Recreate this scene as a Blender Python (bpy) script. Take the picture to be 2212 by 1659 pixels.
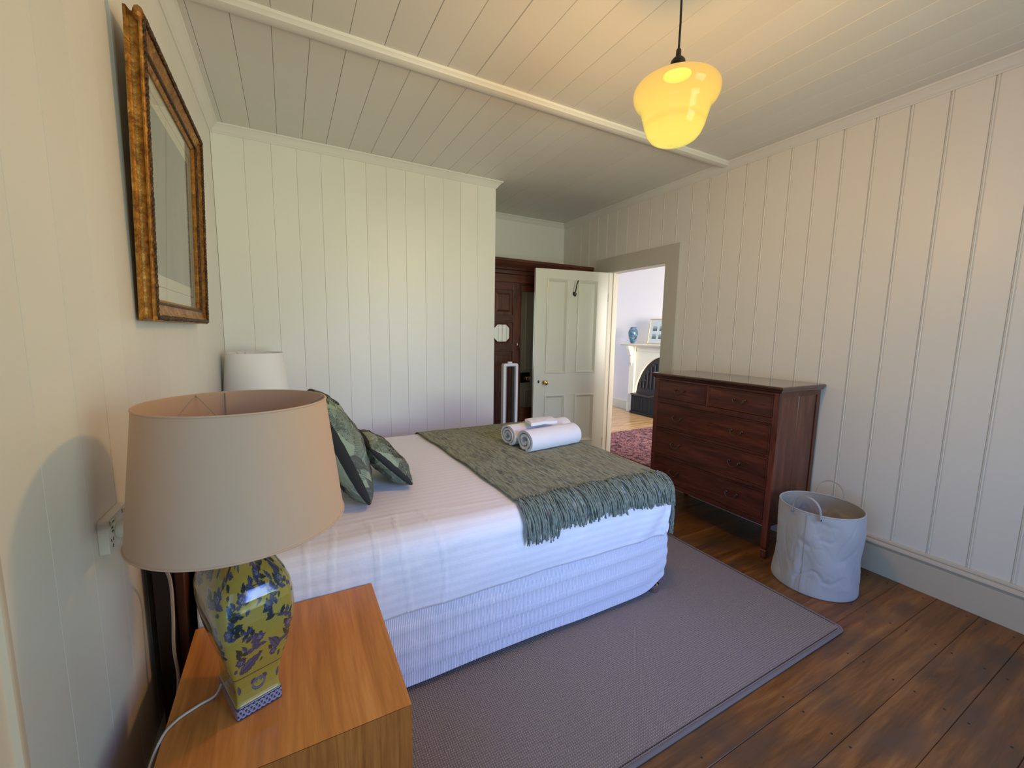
import bpy, bmesh, math, random
import numpy as np
from mathutils import Vector, Matrix, noise as mnoise
random.seed(7)
RNG = np.random.default_rng(11)
PI = math.pi
scn = bpy.context.scene
COL = scn.collection
for o in list(bpy.data.objects):
    bpy.data.objects.remove(o)

# ------------------------------------------------------------------ camera
# lens and attitude solved from the vanishing points of the panelled room (frame 2212 x 1659)
FPX = 893.25
pit, yaw, roll = 0.12454366, -0.49723855, 0.01598749
def rx(a): c, s = math.cos(a), math.sin(a); return Matrix(((1,0,0),(0,c,-s),(0,s,c)))
def ry(a): c, s = math.cos(a), math.sin(a); return Matrix(((c,0,s),(0,1,0),(-s,0,c)))
def rz(a): c, s = math.cos(a), math.sin(a); return Matrix(((c,-s,0),(s,c,0),(0,0,1)))
RC = rz(roll) @ rx(pit) @ ry(yaw) @ Matrix(((1,0,0),(0,0,-1),(0,1,0)))
cam_d = bpy.data.cameras.new('camera')
cam_d.sensor_width = 36.0
cam_d.lens = 36.0 * FPX / 2212
cam_d.clip_start = 0.02
cam = bpy.data.objects.new('camera', cam_d)
COL.objects.link(cam)
m3 = Matrix((RC[0], -RC[1], -RC[2])).transposed()
cam.matrix_world = Matrix.Translation((0, 0, 1.4)) @ m3.to_4x4()
scn.camera = cam

# ------------------------------------------------------------------ world and view
w = bpy.data.worlds.new('sky'); scn.world = w; w.use_nodes = True
bg = w.node_tree.nodes['Background']
bg.inputs[0].default_value = (0.05, 0.40, 1.0, 1); bg.inputs[1].default_value = 0.92
scn.view_settings.view_transform = 'Standard'
scn.view_settings.look = 'None'
scn.view_settings.exposure = 0.24
scn.view_settings.gamma = 1.0
scn.view_settings.use_curve_mapping = False

def area(name, loc, aim, sx, sy, power, color, spread=180):
    l = bpy.data.lights.new(name, 'AREA'); l.shape = 'RECTANGLE'
    l.size = sx; l.size_y = sy; l.energy = power; l.color = color; l.spread = math.radians(spread)
    o = bpy.data.objects.new(name, l); COL.objects.link(o)
    o.location = loc
    o.rotation_euler = (Vector(aim) - Vector(loc)).to_track_quat('-Z', 'Y').to_euler()
    return o
# daylight outside the windows behind and beside the camera, and in the next room
area('daylight_near', (1.9, -1.78, 1.40), (0.6, 3.4, 1.95), 1.5, 1.6, 24, (0.80, 0.98, 0.78), 90)
area('daylight_left', (-0.56, -0.25, 1.25), (2.6, 0.5, 0.2), 1.6, 1.6, 12, (0.26, 0.44, 0.66), 110)
area('blue_sky_near', (1.9, -1.78, 1.90), (1.2, 1.45, 0.0), 1.5, 1.0, 14, (0.02, 0.12, 1.0), 60)
area('lounge_daylight', (4.4, 0.7, 1.55), (5.2, 5.0, 1.1), 1.15, 1.2, 104, (1.0, 0.88, 0.80), 80)

# ------------------------------------------------------------------ key measures (metres)
XL, XR, YF, YA, XE = -0.385, 3.063, 3.48, 4.35, 1.695
YN, ZC = -1.55, 2.72

# ------------------------------------------------------------------ materials
class NT:
    def __init__(s, name):
        s.m = bpy.data.materials.new(name); s.m.use_nodes = True
        s.t = s.m.node_tree; s.b = s.t.nodes['Principled BSDF']
    def n(s, typ, **kw):
        nd = s.t.nodes.new(typ)
        for k, v in kw.items():
            if k.startswith('_'): setattr(nd, k[1:], v)
            else:
                nd.inputs[k.replace('__', ' ')].default_value = v
        return nd
    def l(s, a, b): s.t.links.new(a, b)
    def coord(s, kind='Object', scale=(1,1,1), rot=(0,0,0)):
        tc = s.n('ShaderNodeTexCoord'); mp = s.n('ShaderNodeMapping')
        s.l(tc.outputs[kind], mp.inputs[0]); mp.inputs['Scale'].default_value = scale
        mp.inputs['Rotation'].default_value = rot
        return mp.outputs[0]
    def noise(s, vec, scale, detail=3, rough=0.5, dist=0):
        nd = s.n('ShaderNodeTexNoise'); s.l(vec, nd.inputs['Vector'])
        nd.inputs['Scale'].default_value = scale; nd.inputs['Detail'].default_value = detail
        nd.inputs['Roughness'].default_value = rough; nd.inputs['Distortion'].default_value = dist
        return nd.outputs['Fac']
    def ramp(s, fac, stops, interp='LINEAR'):
        r = s.n('ShaderNodeValToRGB'); s.l(fac, r.inputs[0]); cr = r.color_ramp; cr.interpolation = interp
        while len(cr.elements) < len(stops): cr.elements.new(0.5)
        for e, (p, c) in zip(cr.elements, stops):
            e.position = p; e.color = (*c, 1) if len(c) == 3 else c
        return r.outputs[0]
    def mix(s, fac, a, b, mode='MIX'):
        x = s.n('ShaderNodeMix', _data_type='RGBA', _blend_type=mode)
        for v, i in ((fac, 0), (a, 6), (b, 7)):
            if isinstance(v, (int, float)): x.inputs[i].default_value = v
            elif isinstance(v, tuple): x.inputs[i].default_value = (*v, 1)
            else: s.l(v, x.inputs[i])
        return x.outputs[2]
    def math(s, op, a, b=None):
        x = s.n('ShaderNodeMath', _operation=op)
        for v, i in ((a, 0), (b, 1)):
            if v is None: continue
            if isinstance(v, (int, float)): x.inputs[i].default_value = v
            else: s.l(v, x.inputs[i])
        return x.outputs[0]
    def bump(s, h, dist, strength=1.0, prev=None):
        x = s.n('ShaderNodeBump'); s.l(h, x.inputs['Height'])
        x.inputs['Distance'].default_value = dist; x.inputs['Strength'].default_value = strength
        if prev is not None: s.l(prev, x.inputs['Normal'])
        s.l(x.outputs[0], s.b.inputs['Normal']); return x.outputs[0]
    def color(s, c):
        if isinstance(c, tuple): s.b.inputs['Base Color'].default_value = (*c, 1)
        else: s.l(c, s.b.inputs['Base Color'])
    def set(s, **kw):
        for k, v in kw.items(): s.b.inputs[k.replace('__', ' ')].default_value = v
        return s.m
    def rand(s):
        return s.n('ShaderNodeObjectInfo').outputs['Random']

def paint(name, c, rough=0.5, bumpd=0.0006, var=0.05, tint=0.03):
    k = NT(name); v = k.coord()
    n1 = k.noise(v, 2.2, 3)
    c1 = k.mix(n1, tuple(x * (1 - var) for x in c), tuple(min(1, x * (1 + var)) for x in c))
    r = k.rand()
    c2 = k.mix(r, tuple(1 - tint for _ in range(3)), (1.0, 1.0, 1.0))
    k.color(k.mix(1.0, c1, c2, 'MULTIPLY'))
    n2 = k.noise(k.coord(scale=(1, 1, 1)), 14, 4)
    k.bump(n2, bumpd)
    return k.set(Roughness=rough)

def wood(name, dark, mid, light, axis='x', scale=1.0, rough=0.35, stretch=14, tint=0.18, coat=0.0, spots=None):
    k = NT(name)
    sc = {'x': (1, stretch, stretch), 'y': (stretch, 1, stretch), 'z': (stretch, stretch, 1)}[axis]
    v = k.coord(scale=sc)
    off = k.n('ShaderNodeVectorMath', _operation='ADD'); k.l(v, off.inputs[0])
    cmb = k.n('ShaderNodeCombineXYZ'); rr = k.math('MULTIPLY', k.rand(), 37.0)
    for i in range(3): k.l(rr, cmb.inputs[i])
    k.l(cmb.outputs[0], off.inputs[1]); v = off.outputs[0]
    n1 = k.noise(v, 1.6 * scale, 5, 0.6, 0.7)
    n2 = k.noise(v, 9 * scale, 3, 0.6)
    f = k.math('ADD', k.math('MULTIPLY', n1, 0.72), k.math('MULTIPLY', n2, 0.28))
    c = k.ramp(f, [(0.32, dark), (0.5, mid), (0.68, light)])
    if tint:
        c = k.mix(1.0, c, k.mix(k.rand(), (1 - tint,) * 3, (1.0, 1.0, 1.0)), 'MULTIPLY')
    if spots:
        v3 = k.coord(scale={'x': (1, 2.2, 2.2), 'y': (2.2, 1, 2.2), 'z': (2.2, 2.2, 1)}[axis])
        n3 = k.noise(v3, spots[0], 3, 0.5)
        c = k.mix(k.ramp(n3, [(0.45, (0, 0, 0)), (0.72, (1, 1, 1))]), c, spots[1])
    k.color(c)
    k.bump(n2, 0.0004)
    k.l(k.ramp(n2, [(0.2, (rough * 0.85,) * 3), (0.8, (rough * 1.2,) * 3)]), k.b.inputs['Roughness'])
    if coat: k.set(Coat__Weight=coat, Coat__Roughness=0.12)
    return k.m

def plain(name, c, rough=0.5, metal=0.0, **kw):
    k = NT(name); v = k.coord(); n = k.noise(v, 60, 3)
    k.color(k.mix(n, tuple(x * 0.9 for x in c), tuple(min(1, x * 1.08) for x in c)))
    return k.set(Roughness=rough, Metallic=metal, **kw)

def cloth(name, c, rough=0.9, sc=700, bumpd=0.0005, var=0.12, sheen=0.2):
    k = NT(name); v = k.coord(); n = k.noise(v, sc, 2); n0 = k.noise(v, 7, 3)
    cc = k.mix(n, tuple(x * (1 - var) for x in c), tuple(min(1, x * (1 + var)) for x in c))
    k.color(k.mix(k.math('MULTIPLY', n0, 0.25), cc, tuple(x * 0.85 for x in c)))
    k.bump(n, bumpd)
    return k.set(Roughness=rough, Sheen__Weight=sheen)

M = {}
M['wall'] = paint('wall_paint', (0.79, 0.775, 0.72), 0.42, 0.0005, 0.03, 0.03)
M['ceil'] = paint('ceiling_paint', (0.77, 0.75, 0.69), 0.5, 0.0007, 0.04, 0.05)
M['trimp'] = paint('trim_paint', (0.74, 0.71, 0.61), 0.32, 0.0004, 0.03, 0.0)
M['arch'] = paint('architrave_paint', (0.55, 0.53, 0.45), 0.35, 0.0004, 0.04, 0.0)
M['door'] = paint('door_paint', (0.70, 0.70, 0.61), 0.28, 0.0004, 0.03, 0.0)
M['cream'] = paint('mantel_paint', (0.80, 0.76, 0.60), 0.3, 0.0003, 0.02, 0.0)
M['white'] = paint('lounge_wall_paint', (0.90, 0.86, 0.81), 0.6, 0.0003, 0.01, 0.0)
M['floor'] = wood('floor_timber', (0.080, 0.028, 0.005), (0.205, 0.075, 0.014), (0.33, 0.140, 0.033), 'x', 1.0, 0.34, 12, 0.22, 0.0, (2.6, (0.075, 0.045, 0.026)))
M['floor2'] = wood('lounge_floor_timber', (0.34, 0.19, 0.08), (0.55, 0.34, 0.16), (0.72, 0.50, 0.27), 'x', 1.0, 0.2, 12, 0.12)
M['mahy'] = wood('mahogany_across', (0.030, 0.007, 0.003), (0.080, 0.017, 0.007), (0.150, 0.038, 0.016), 'y', 1.3, 0.30, 10, 0.12)
M['mahz'] = wood('mahogany_upright', (0.045, 0.012, 0.006), (0.115, 0.028, 0.014), (0.21, 0.062, 0.034), 'z', 1.3, 0.30, 10, 0.10)
M['maht'] = wood('mahogany_polished', (0.022, 0.008, 0.006), (0.055, 0.018, 0.012), (0.09, 0.030, 0.02), 'y', 1.2, 0.13, 10, 0.0, 0.6)
M['wardx'] = wood('wardrobe_wood_across', (0.028, 0.008, 0.004), (0.075, 0.020, 0.009), (0.13, 0.040, 0.018), 'x', 1.2, 0.3, 10, 0.1)
M['wardz'] = wood('wardrobe_wood_upright', (0.028, 0.008, 0.004), (0.075, 0.020, 0.009), (0.14, 0.042, 0.020), 'z', 1.2, 0.3, 10, 0.12)
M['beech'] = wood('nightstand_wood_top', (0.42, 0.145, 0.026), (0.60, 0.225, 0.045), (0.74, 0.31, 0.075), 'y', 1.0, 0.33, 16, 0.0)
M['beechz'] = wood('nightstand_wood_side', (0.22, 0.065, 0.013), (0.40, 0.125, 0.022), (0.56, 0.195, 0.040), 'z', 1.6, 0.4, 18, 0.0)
M['darkwood'] = plain('dark_headboard_wood', (0.018, 0.011, 0.009), 0.4)
M['black'] = plain('black_iron', (0.008, 0.008, 0.008), 0.6, 0.1)
M['iron'] = plain('grey_cast_iron', (0.030, 0.025, 0.024), 0.5, 0.2)
M['bronze'] = plain('dark_bronze', (0.022, 0.013, 0.010), 0.4, 0.3)
M['handle'] = plain('tarnished_handle_metal', (0.13, 0.085, 0.06), 0.32, 0.9)
M['brass'] = plain('polished_brass', (0.80, 0.58, 0.24), 0.16, 1.0)
M['gallery'] = plain('aged_brass', (0.20, 0.135, 0.05), 0.4, 0.85)
M['chrome'] = plain('chrome', (0.62, 0.62, 0.64), 0.12, 1.0)
M['plastic'] = plain('white_plastic', (0.78, 0.77, 0.74), 0.3)
M['green'] = plain('green_marker', (0.02, 0.22, 0.13), 0.4)
M['dark'] = plain('dark_slot', (0.012, 0.012, 0.012), 0.5)
M['cord'] = plain('white_cord_plastic', (0.62, 0.59, 0.54), 0.45)
M['blackcord'] = plain('black_cord', (0.010, 0.008, 0.007), 0.6)
M['fan'] = plain('white_fan_plastic', (0.80, 0.81, 0.84), 0.25)
M['fanin'] = plain('silver_fan_plastic', (0.38, 0.40, 0.44), 0.3, 0.5)
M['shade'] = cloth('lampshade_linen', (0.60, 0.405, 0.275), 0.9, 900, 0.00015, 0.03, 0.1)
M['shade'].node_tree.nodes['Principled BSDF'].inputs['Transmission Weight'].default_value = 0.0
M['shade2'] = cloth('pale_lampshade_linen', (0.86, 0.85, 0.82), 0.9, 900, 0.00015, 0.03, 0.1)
M['towel'] = cloth('white_terry', (0.86, 0.85, 0.87), 0.95, 420, 0.0022, 0.08, 0.5)
M['pillow'] = cloth('white_cotton', (0.84, 0.83, 0.84), 0.8, 500, 0.0004, 0.03, 0.2)
M['basket'] = cloth('grey_canvas', (0.41, 0.40, 0.385), 0.9, 600, 0.0006, 0.12, 0.2)
M['basketin'] = cloth('basket_lining', (0.36, 0.32, 0.27), 0.9, 600, 0.0005, 0.1, 0.1)
M['strap'] = plain('leather_strap', (0.36, 0.32, 0.28), 0.6)
M['mattress'] = cloth('mattress_ticking', (0.45, 0.43, 0.36), 0.9, 300)
M['mat'] = plain('cream_mount_card', (0.74, 0.71, 0.60), 0.8)
M['matwhite'] = plain('white_mount_card', (0.85, 0.85, 0.82), 0.8)
M['line'] = plain('ruled_line', (0.25, 0.24, 0.19), 0.8)
M['goldthin'] = plain('pale_gilt', (0.62, 0.47, 0.26), 0.4, 0.5)

def mk_mirror():
    k = NT('mirror_silver'); k.color((0.86, 0.88, 0.86)); return k.set(Roughness=0.03, Metallic=1.0)
M['mirror'] = mk_mirror()
def mk_gilt():
    k = NT('aged_gilt'); v = k.coord(scale=(1, 1, 1)); n = k.noise(v, 55, 5, 0.65, 0.4); n2 = k.noise(v, 9, 3)
    f = k.math('ADD', k.math('MULTIPLY', n, 0.7), k.math('MULTIPLY', n2, 0.3))
    k.color(k.ramp(f, [(0.30, (0.060, 0.022, 0.006)), (0.42, (0.24, 0.095, 0.014)), (0.56, (0.44, 0.20, 0.035)), (0.70, (0.74, 0.42, 0.11))]))
    k.bump(n, 0.003); return k.set(Roughness=0.42, Metallic=0.55)
M['gilt'] = mk_gilt()
def mk_gilt2():
    k = NT('dark_worn_gilt'); v = k.coord(); n = k.noise(v, 70, 5, 0.65, 0.4)
    k.color(k.ramp(n, [(0.38, (0.020, 0.010, 0.006)), (0.55, (0.085, 0.040, 0.014)), (0.70, (0.24, 0.115, 0.032))]))
    k.bump(n, 0.004); return k.set(Roughness=0.5, Metallic=0.4)
M['gilt2'] = mk_gilt2()
def mk_picture():
    k = NT('grey_picture_print'); v = k.coord(scale=(1, 4, 1)); n = k.noise(v, 3.0, 5, 0.6, 0.6)
    k.color(k.ramp(n, [(0.3, (0.20, 0.20, 0.185)), (0.55, (0.26, 0.26, 0.245)), (0.75, (0.34, 0.34, 0.325))]))
    return k.set(Roughness=0.7)
M['picture'] = mk_picture()
def mk_glass(name='picture_glass', tint=(0.97, 0.98, 0.97)):
    k = NT(name); t = k.t
    tr = k.n('ShaderNodeBsdfTransparent'); tr.inputs[0].default_value = (*tint, 1)
    gl = k.n('ShaderNodeBsdfGlossy'); gl.inputs['Roughness'].default_value = 0.02
    fr = k.n('ShaderNodeFresnel'); ge = k.n('ShaderNodeNewGeometry'); k.l(k.math('ADD', 1.28, k.math('MULTIPLY', ge.outputs['Backfacing'], 1/1.28 - 1.28)), fr.inputs[0])
    mx = k.n('ShaderNodeMixShader'); k.l(fr.outputs[0], mx.inputs[0]); k.l(tr.outputs[0], mx.inputs[1]); k.l(gl.outputs[0], mx.inputs[2])
    k.l(mx.outputs[0], t.nodes['Material Output'].inputs[0]); return k.m
M['glass'] = mk_glass()
def mk_opal():
    k = NT('lit_opal_glass'); tc = k.n('ShaderNodeTexCoord'); sp = k.n('ShaderNodeSeparateXYZ')
    k.l(tc.outputs['Object'], sp.inputs[0])
    # the lamp sits low in the bowl, so the glass is hottest there and cooler at the shoulder
    c = k.ramp(k.math('MULTIPLY', sp.outputs[2], 3.9), [(0.0, (1.0, 0.84, 0.16)), (0.20, (1.0, 0.78, 0.14)), (0.25, (0.98, 0.68, 0.12)), (0.31, (1.0, 0.76, 0.14)), (0.50, (1.0, 0.69, 0.13)), (0.64, (0.96, 0.60, 0.13)), (0.74, (0.90, 0.54, 0.13)), (0.86, (0.92, 0.56, 0.16)), (1.0, (0.70, 0.44, 0.14))])
    em = k.n('ShaderNodeEmission'); k.l(c, em.inputs[0]); em.inputs[1].default_value = 0.92
    gl = k.n('ShaderNodeBsdfGlossy'); gl.inputs['Roughness'].default_value = 0.08
    fr = k.n('ShaderNodeFresnel'); fr.inputs[0].default_value = 1.3; ge = k.n('ShaderNodeNewGeometry')
    f = k.math('MULTIPLY', fr.outputs[0], k.math('SUBTRACT', 1.0, ge.outputs['Backfacing']))
    m1 = k.n('ShaderNodeMixShader'); k.l(f, m1.inputs[0]); k.l(em.outputs[0], m1.inputs[1]); k.l(gl.outputs[0], m1.inputs[2])
    tr = k.n('ShaderNodeBsdfTransparent'); tr.inputs[0].default_value = (1.0, 0.93, 0.80, 1); mx = k.n('ShaderNodeMixShader')
    k.l(k.ramp(k.math('MULTIPLY', sp.outputs[2], 3.9), [(0.60, (0.17,) * 3), (0.80, (0.07,) * 3), (0.88, (0.07,) * 3), (0.92, (0.0,) * 3)]), mx.inputs[0])
    k.l(m1.outputs[0], mx.inputs[1]); k.l(tr.outputs[0], mx.inputs[2]); k.l(mx.outputs[0], k.t.nodes['Material Output'].inputs[0])
    return k.m
M['opal'] = mk_opal()
def vcol(name, rough, spec=0.5, coat=0.0, bumpn=None):
    k = NT(name); a = k.n('ShaderNodeVertexColor', _layer_name='Col'); k.color(a.outputs[0])
    if bumpn: k.bump(k.noise(k.coord(), bumpn[0], 2), bumpn[1])
    return k.set(Roughness=rough, Coat__Weight=coat, Coat__Roughness=0.05)
M['leafprint'] = vcol('palm_leaf_print', 0.85, bumpn=(600, 0.0004))
M['glaze'] = vcol('glazed_porcelain', 0.25, coat=0.9, bumpn=(16, 0.004))
def mk_rug():
    k = NT('woven_wool_rug'); v = k.coord()
    a = k.n('ShaderNodeTexWave', _wave_type='BANDS', _bands_direction='X', Scale=38.0, Distortion=1.2, Detail=1.0); k.l(v, a.inputs['Vector']); a.inputs['Detail Scale'].default_value = 20
    b = k.n('ShaderNodeTexWave', _wave_type='BANDS', _bands_direction='Y', Scale=38.0, Distortion=1.2, Detail=1.0); k.l(v, b.inputs['Vector']); b.inputs['Detail Scale'].default_value = 20
    h = k.math('MULTIPLY', a.outputs['Fac'], b.outputs['Fac'])
    n = k.noise(v, 190, 2); n2 = k.noise(v, 3, 3)
    f = k.math('ADD', k.math('MULTIPLY', h, 0.55), k.math('MULTIPLY', n, 0.55))
    c = k.ramp(f, [(0.12, (0.115, 0.085, 0.055)), (0.45, (0.27, 0.205, 0.135)), (0.8, (0.48, 0.38, 0.255))])
    k.color(k.mix(k.math('MULTIPLY', n2, 0.3), c, (0.15, 0.135, 0.13)))
    k.bump(f, 0.004); return k.set(Roughness=0.95, Sheen__Weight=0.15)
M['rug'] = mk_rug()
M['binding'] = cloth('rug_binding', (0.15, 0.120, 0.095), 0.9, 400, 0.0008, 0.15)
def mk_persian():
    k = NT('patterned_red_carpet'); v = k.coord()
    n = k.noise(v, 11, 5, 0.8, 1.8); n2 = k.noise(v, 5, 2, 0.5, 3.0)
    c = k.ramp(n, [(0.36, (0.010, 0.008, 0.022)), (0.46, (0.035, 0.012, 0.030)), (0.50, (0.17, 0.030, 0.055)), (0.545, (0.56, 0.30, 0.29)), (0.58, (0.12, 0.022, 0.045)), (0.66, (0.015, 0.010, 0.028)), (0.74, (0.36, 0.18, 0.18))])
    k.color(k.mix(k.ramp(n2, [(0.47, (0, 0, 0)), (0.50, (0.75, 0.75, 0.75)), (0.53, (0, 0, 0))]), c, (0.02, 0.012, 0.03)))
    k.bump(n, 0.003); return k.set(Roughness=0.95)
M['persian'] = mk_persian()
def mk_sheet():
    k = NT('satin_stripe_cotton'); tc = k.n('ShaderNodeTexCoord'); sp = k.n('ShaderNodeSeparateXYZ'); k.l(tc.outputs['UV'], sp.inputs[0])
    st = k.ramp(k.math('FRACT', k.math('MULTIPLY', sp.outputs[1], 1 / 0.036)), [(0.0, (0, 0, 0)), (0.48, (0, 0, 0)), (0.52, (1, 1, 1)), (0.98, (1, 1, 1))])
    n = k.noise(k.coord(), 6, 3)
    c = k.mix(st, (0.765, 0.76, 0.79), (0.81, 0.805, 0.83))
    k.color(k.mix(k.math('MULTIPLY', n, 0.15), c, (0.74, 0.72, 0.74)))
    k.l(k.ramp(st, [(0, (0.50,) * 3), (1, (0.60,) * 3)]), k.b.inputs['Roughness'])
    k.bump(k.noise(k.coord(), 45, 3), 0.0012); return k.set(Sheen__Weight=0.2)
M['sheet'] = mk_sheet()
def mk_skirt():
    k = NT('ribbed_white_valance'); tc = k.n('ShaderNodeTexCoord'); sp = k.n('ShaderNodeSeparateXYZ'); k.l(tc.outputs['UV'], sp.inputs[0])
    r = k.math('SINE', k.math('MULTIPLY', sp.outputs[0], 2 * PI / 0.0068))
    r2 = k.math('ADD', k.math('MULTIPLY', r, 0.5), 0.5)
    band = k.math('SINE', k.math('MULTIPLY', sp.outputs[1], 2 * PI / 0.088))
    b2 = k.ramp(band, [(0.35, (0, 0, 0)), (0.6, (1, 1, 1))])
    c = k.mix(r2, (0.58, 0.575, 0.63), (0.82, 0.81, 0.85))
    k.color(k.mix(k.math('MULTIPLY', b2, 0.35), c, (0.80, 0.79, 0.84)))
    k.bump(k.math('ADD', k.math('MULTIPLY', r2, 1.0), k.math('MULTIPLY', b2, 0.6)), 0.0016)
    return k.set(Roughness=0.8, Sheen__Weight=0.2)
M['skirt'] = mk_skirt()
def mk_throw():
    k = NT('sage_chenille'); v = k.coord(scale=(7, 1.0, 1)); n = k.noise(v, 13, 4, 0.7, 0.8)
    n2 = k.noise(k.coord(scale=(1, 1, 1)), 5, 3); n3 = k.noise(k.coord(), 300, 2)
    c = k.ramp(n, [(0.39, (0.035, 0.045, 0.034)), (0.45, (0.15, 0.175, 0.105)), (0.53, (0.30, 0.345, 0.20)), (0.66, (0.43, 0.48, 0.30))])
    c = k.mix(k.math('MULTIPLY', n3, 0.30), c, (0.12, 0.15, 0.12))
    k.color(k.mix(k.ramp(n2, [(0.4, (0, 0, 0)), (0.75, (0.6, 0.6, 0.6))]), c, (0.29, 0.28, 0.13)))
    a = k.n('ShaderNodeTexWave', _wave_type='BANDS', _bands_direction='DIAGONAL', Scale=62.0, Distortion=2.0); k.l(k.coord(), a.inputs['Vector'])
    k.bump(k.math('ADD', k.math('ADD', a.outputs['Fac'], n3), k.math('MULTIPLY', n, 2.0)), 0.0035); return k.set(Roughness=0.9, Sheen__Weight=0.25)
M['throw'] = mk_throw()
def mk_fringe():
    k = NT('sage_yarn'); n = k.noise(k.coord(), 60, 3); n2 = k.noise(k.coord(), 500, 2)
    c = k.ramp(n, [(0.35, (0.070, 0.092, 0.068)), (0.65, (0.20, 0.25, 0.18))])
    k.color(k.mix(k.math('MULTIPLY', n2, 0.5), c, (0.30, 0.38, 0.31))); k.bump(n2, 0.003); return k.set(Roughness=0.9, Sheen__Weight=0.3)
M['fringe'] = mk_fringe()
def mk_bluevase():
    k = NT('blue_stoneware_glaze'); n = k.noise(k.coord(), 28, 4, 0.6, 1.5)
    k.color(k.ramp(n, [(0.35, (0.010, 0.028, 0.050)), (0.5, (0.045, 0.11, 0.165)), (0.65, (0.13, 0.23, 0.30))])); return k.set(Roughness=0.2, Coat__Weight=0.6)
M['bluevase'] = mk_bluevase()
def mk_smallprint():
    k = NT('landscape_print'); sp = k.n('ShaderNodeSeparateXYZ'); tc = k.n('ShaderNodeTexCoord'); k.l(tc.outputs['Generated'], sp.inputs[0])
    n = k.noise(k.coord(), 45, 4)
    f = k.math('ADD', k.math('MULTIPLY', sp.outputs[2], 0.7), k.math('MULTIPLY', n, 0.4))
    k.color(k.ramp(f, [(0.2, (0.10, 0.12, 0.08)), (0.45, (0.20, 0.25, 0.18)), (0.6, (0.35, 0.40, 0.38)), (0.9, (0.60, 0.64, 0.66))])); return k.set(Roughness=0.6)
M['smallprint'] = mk_smallprint()

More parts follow.
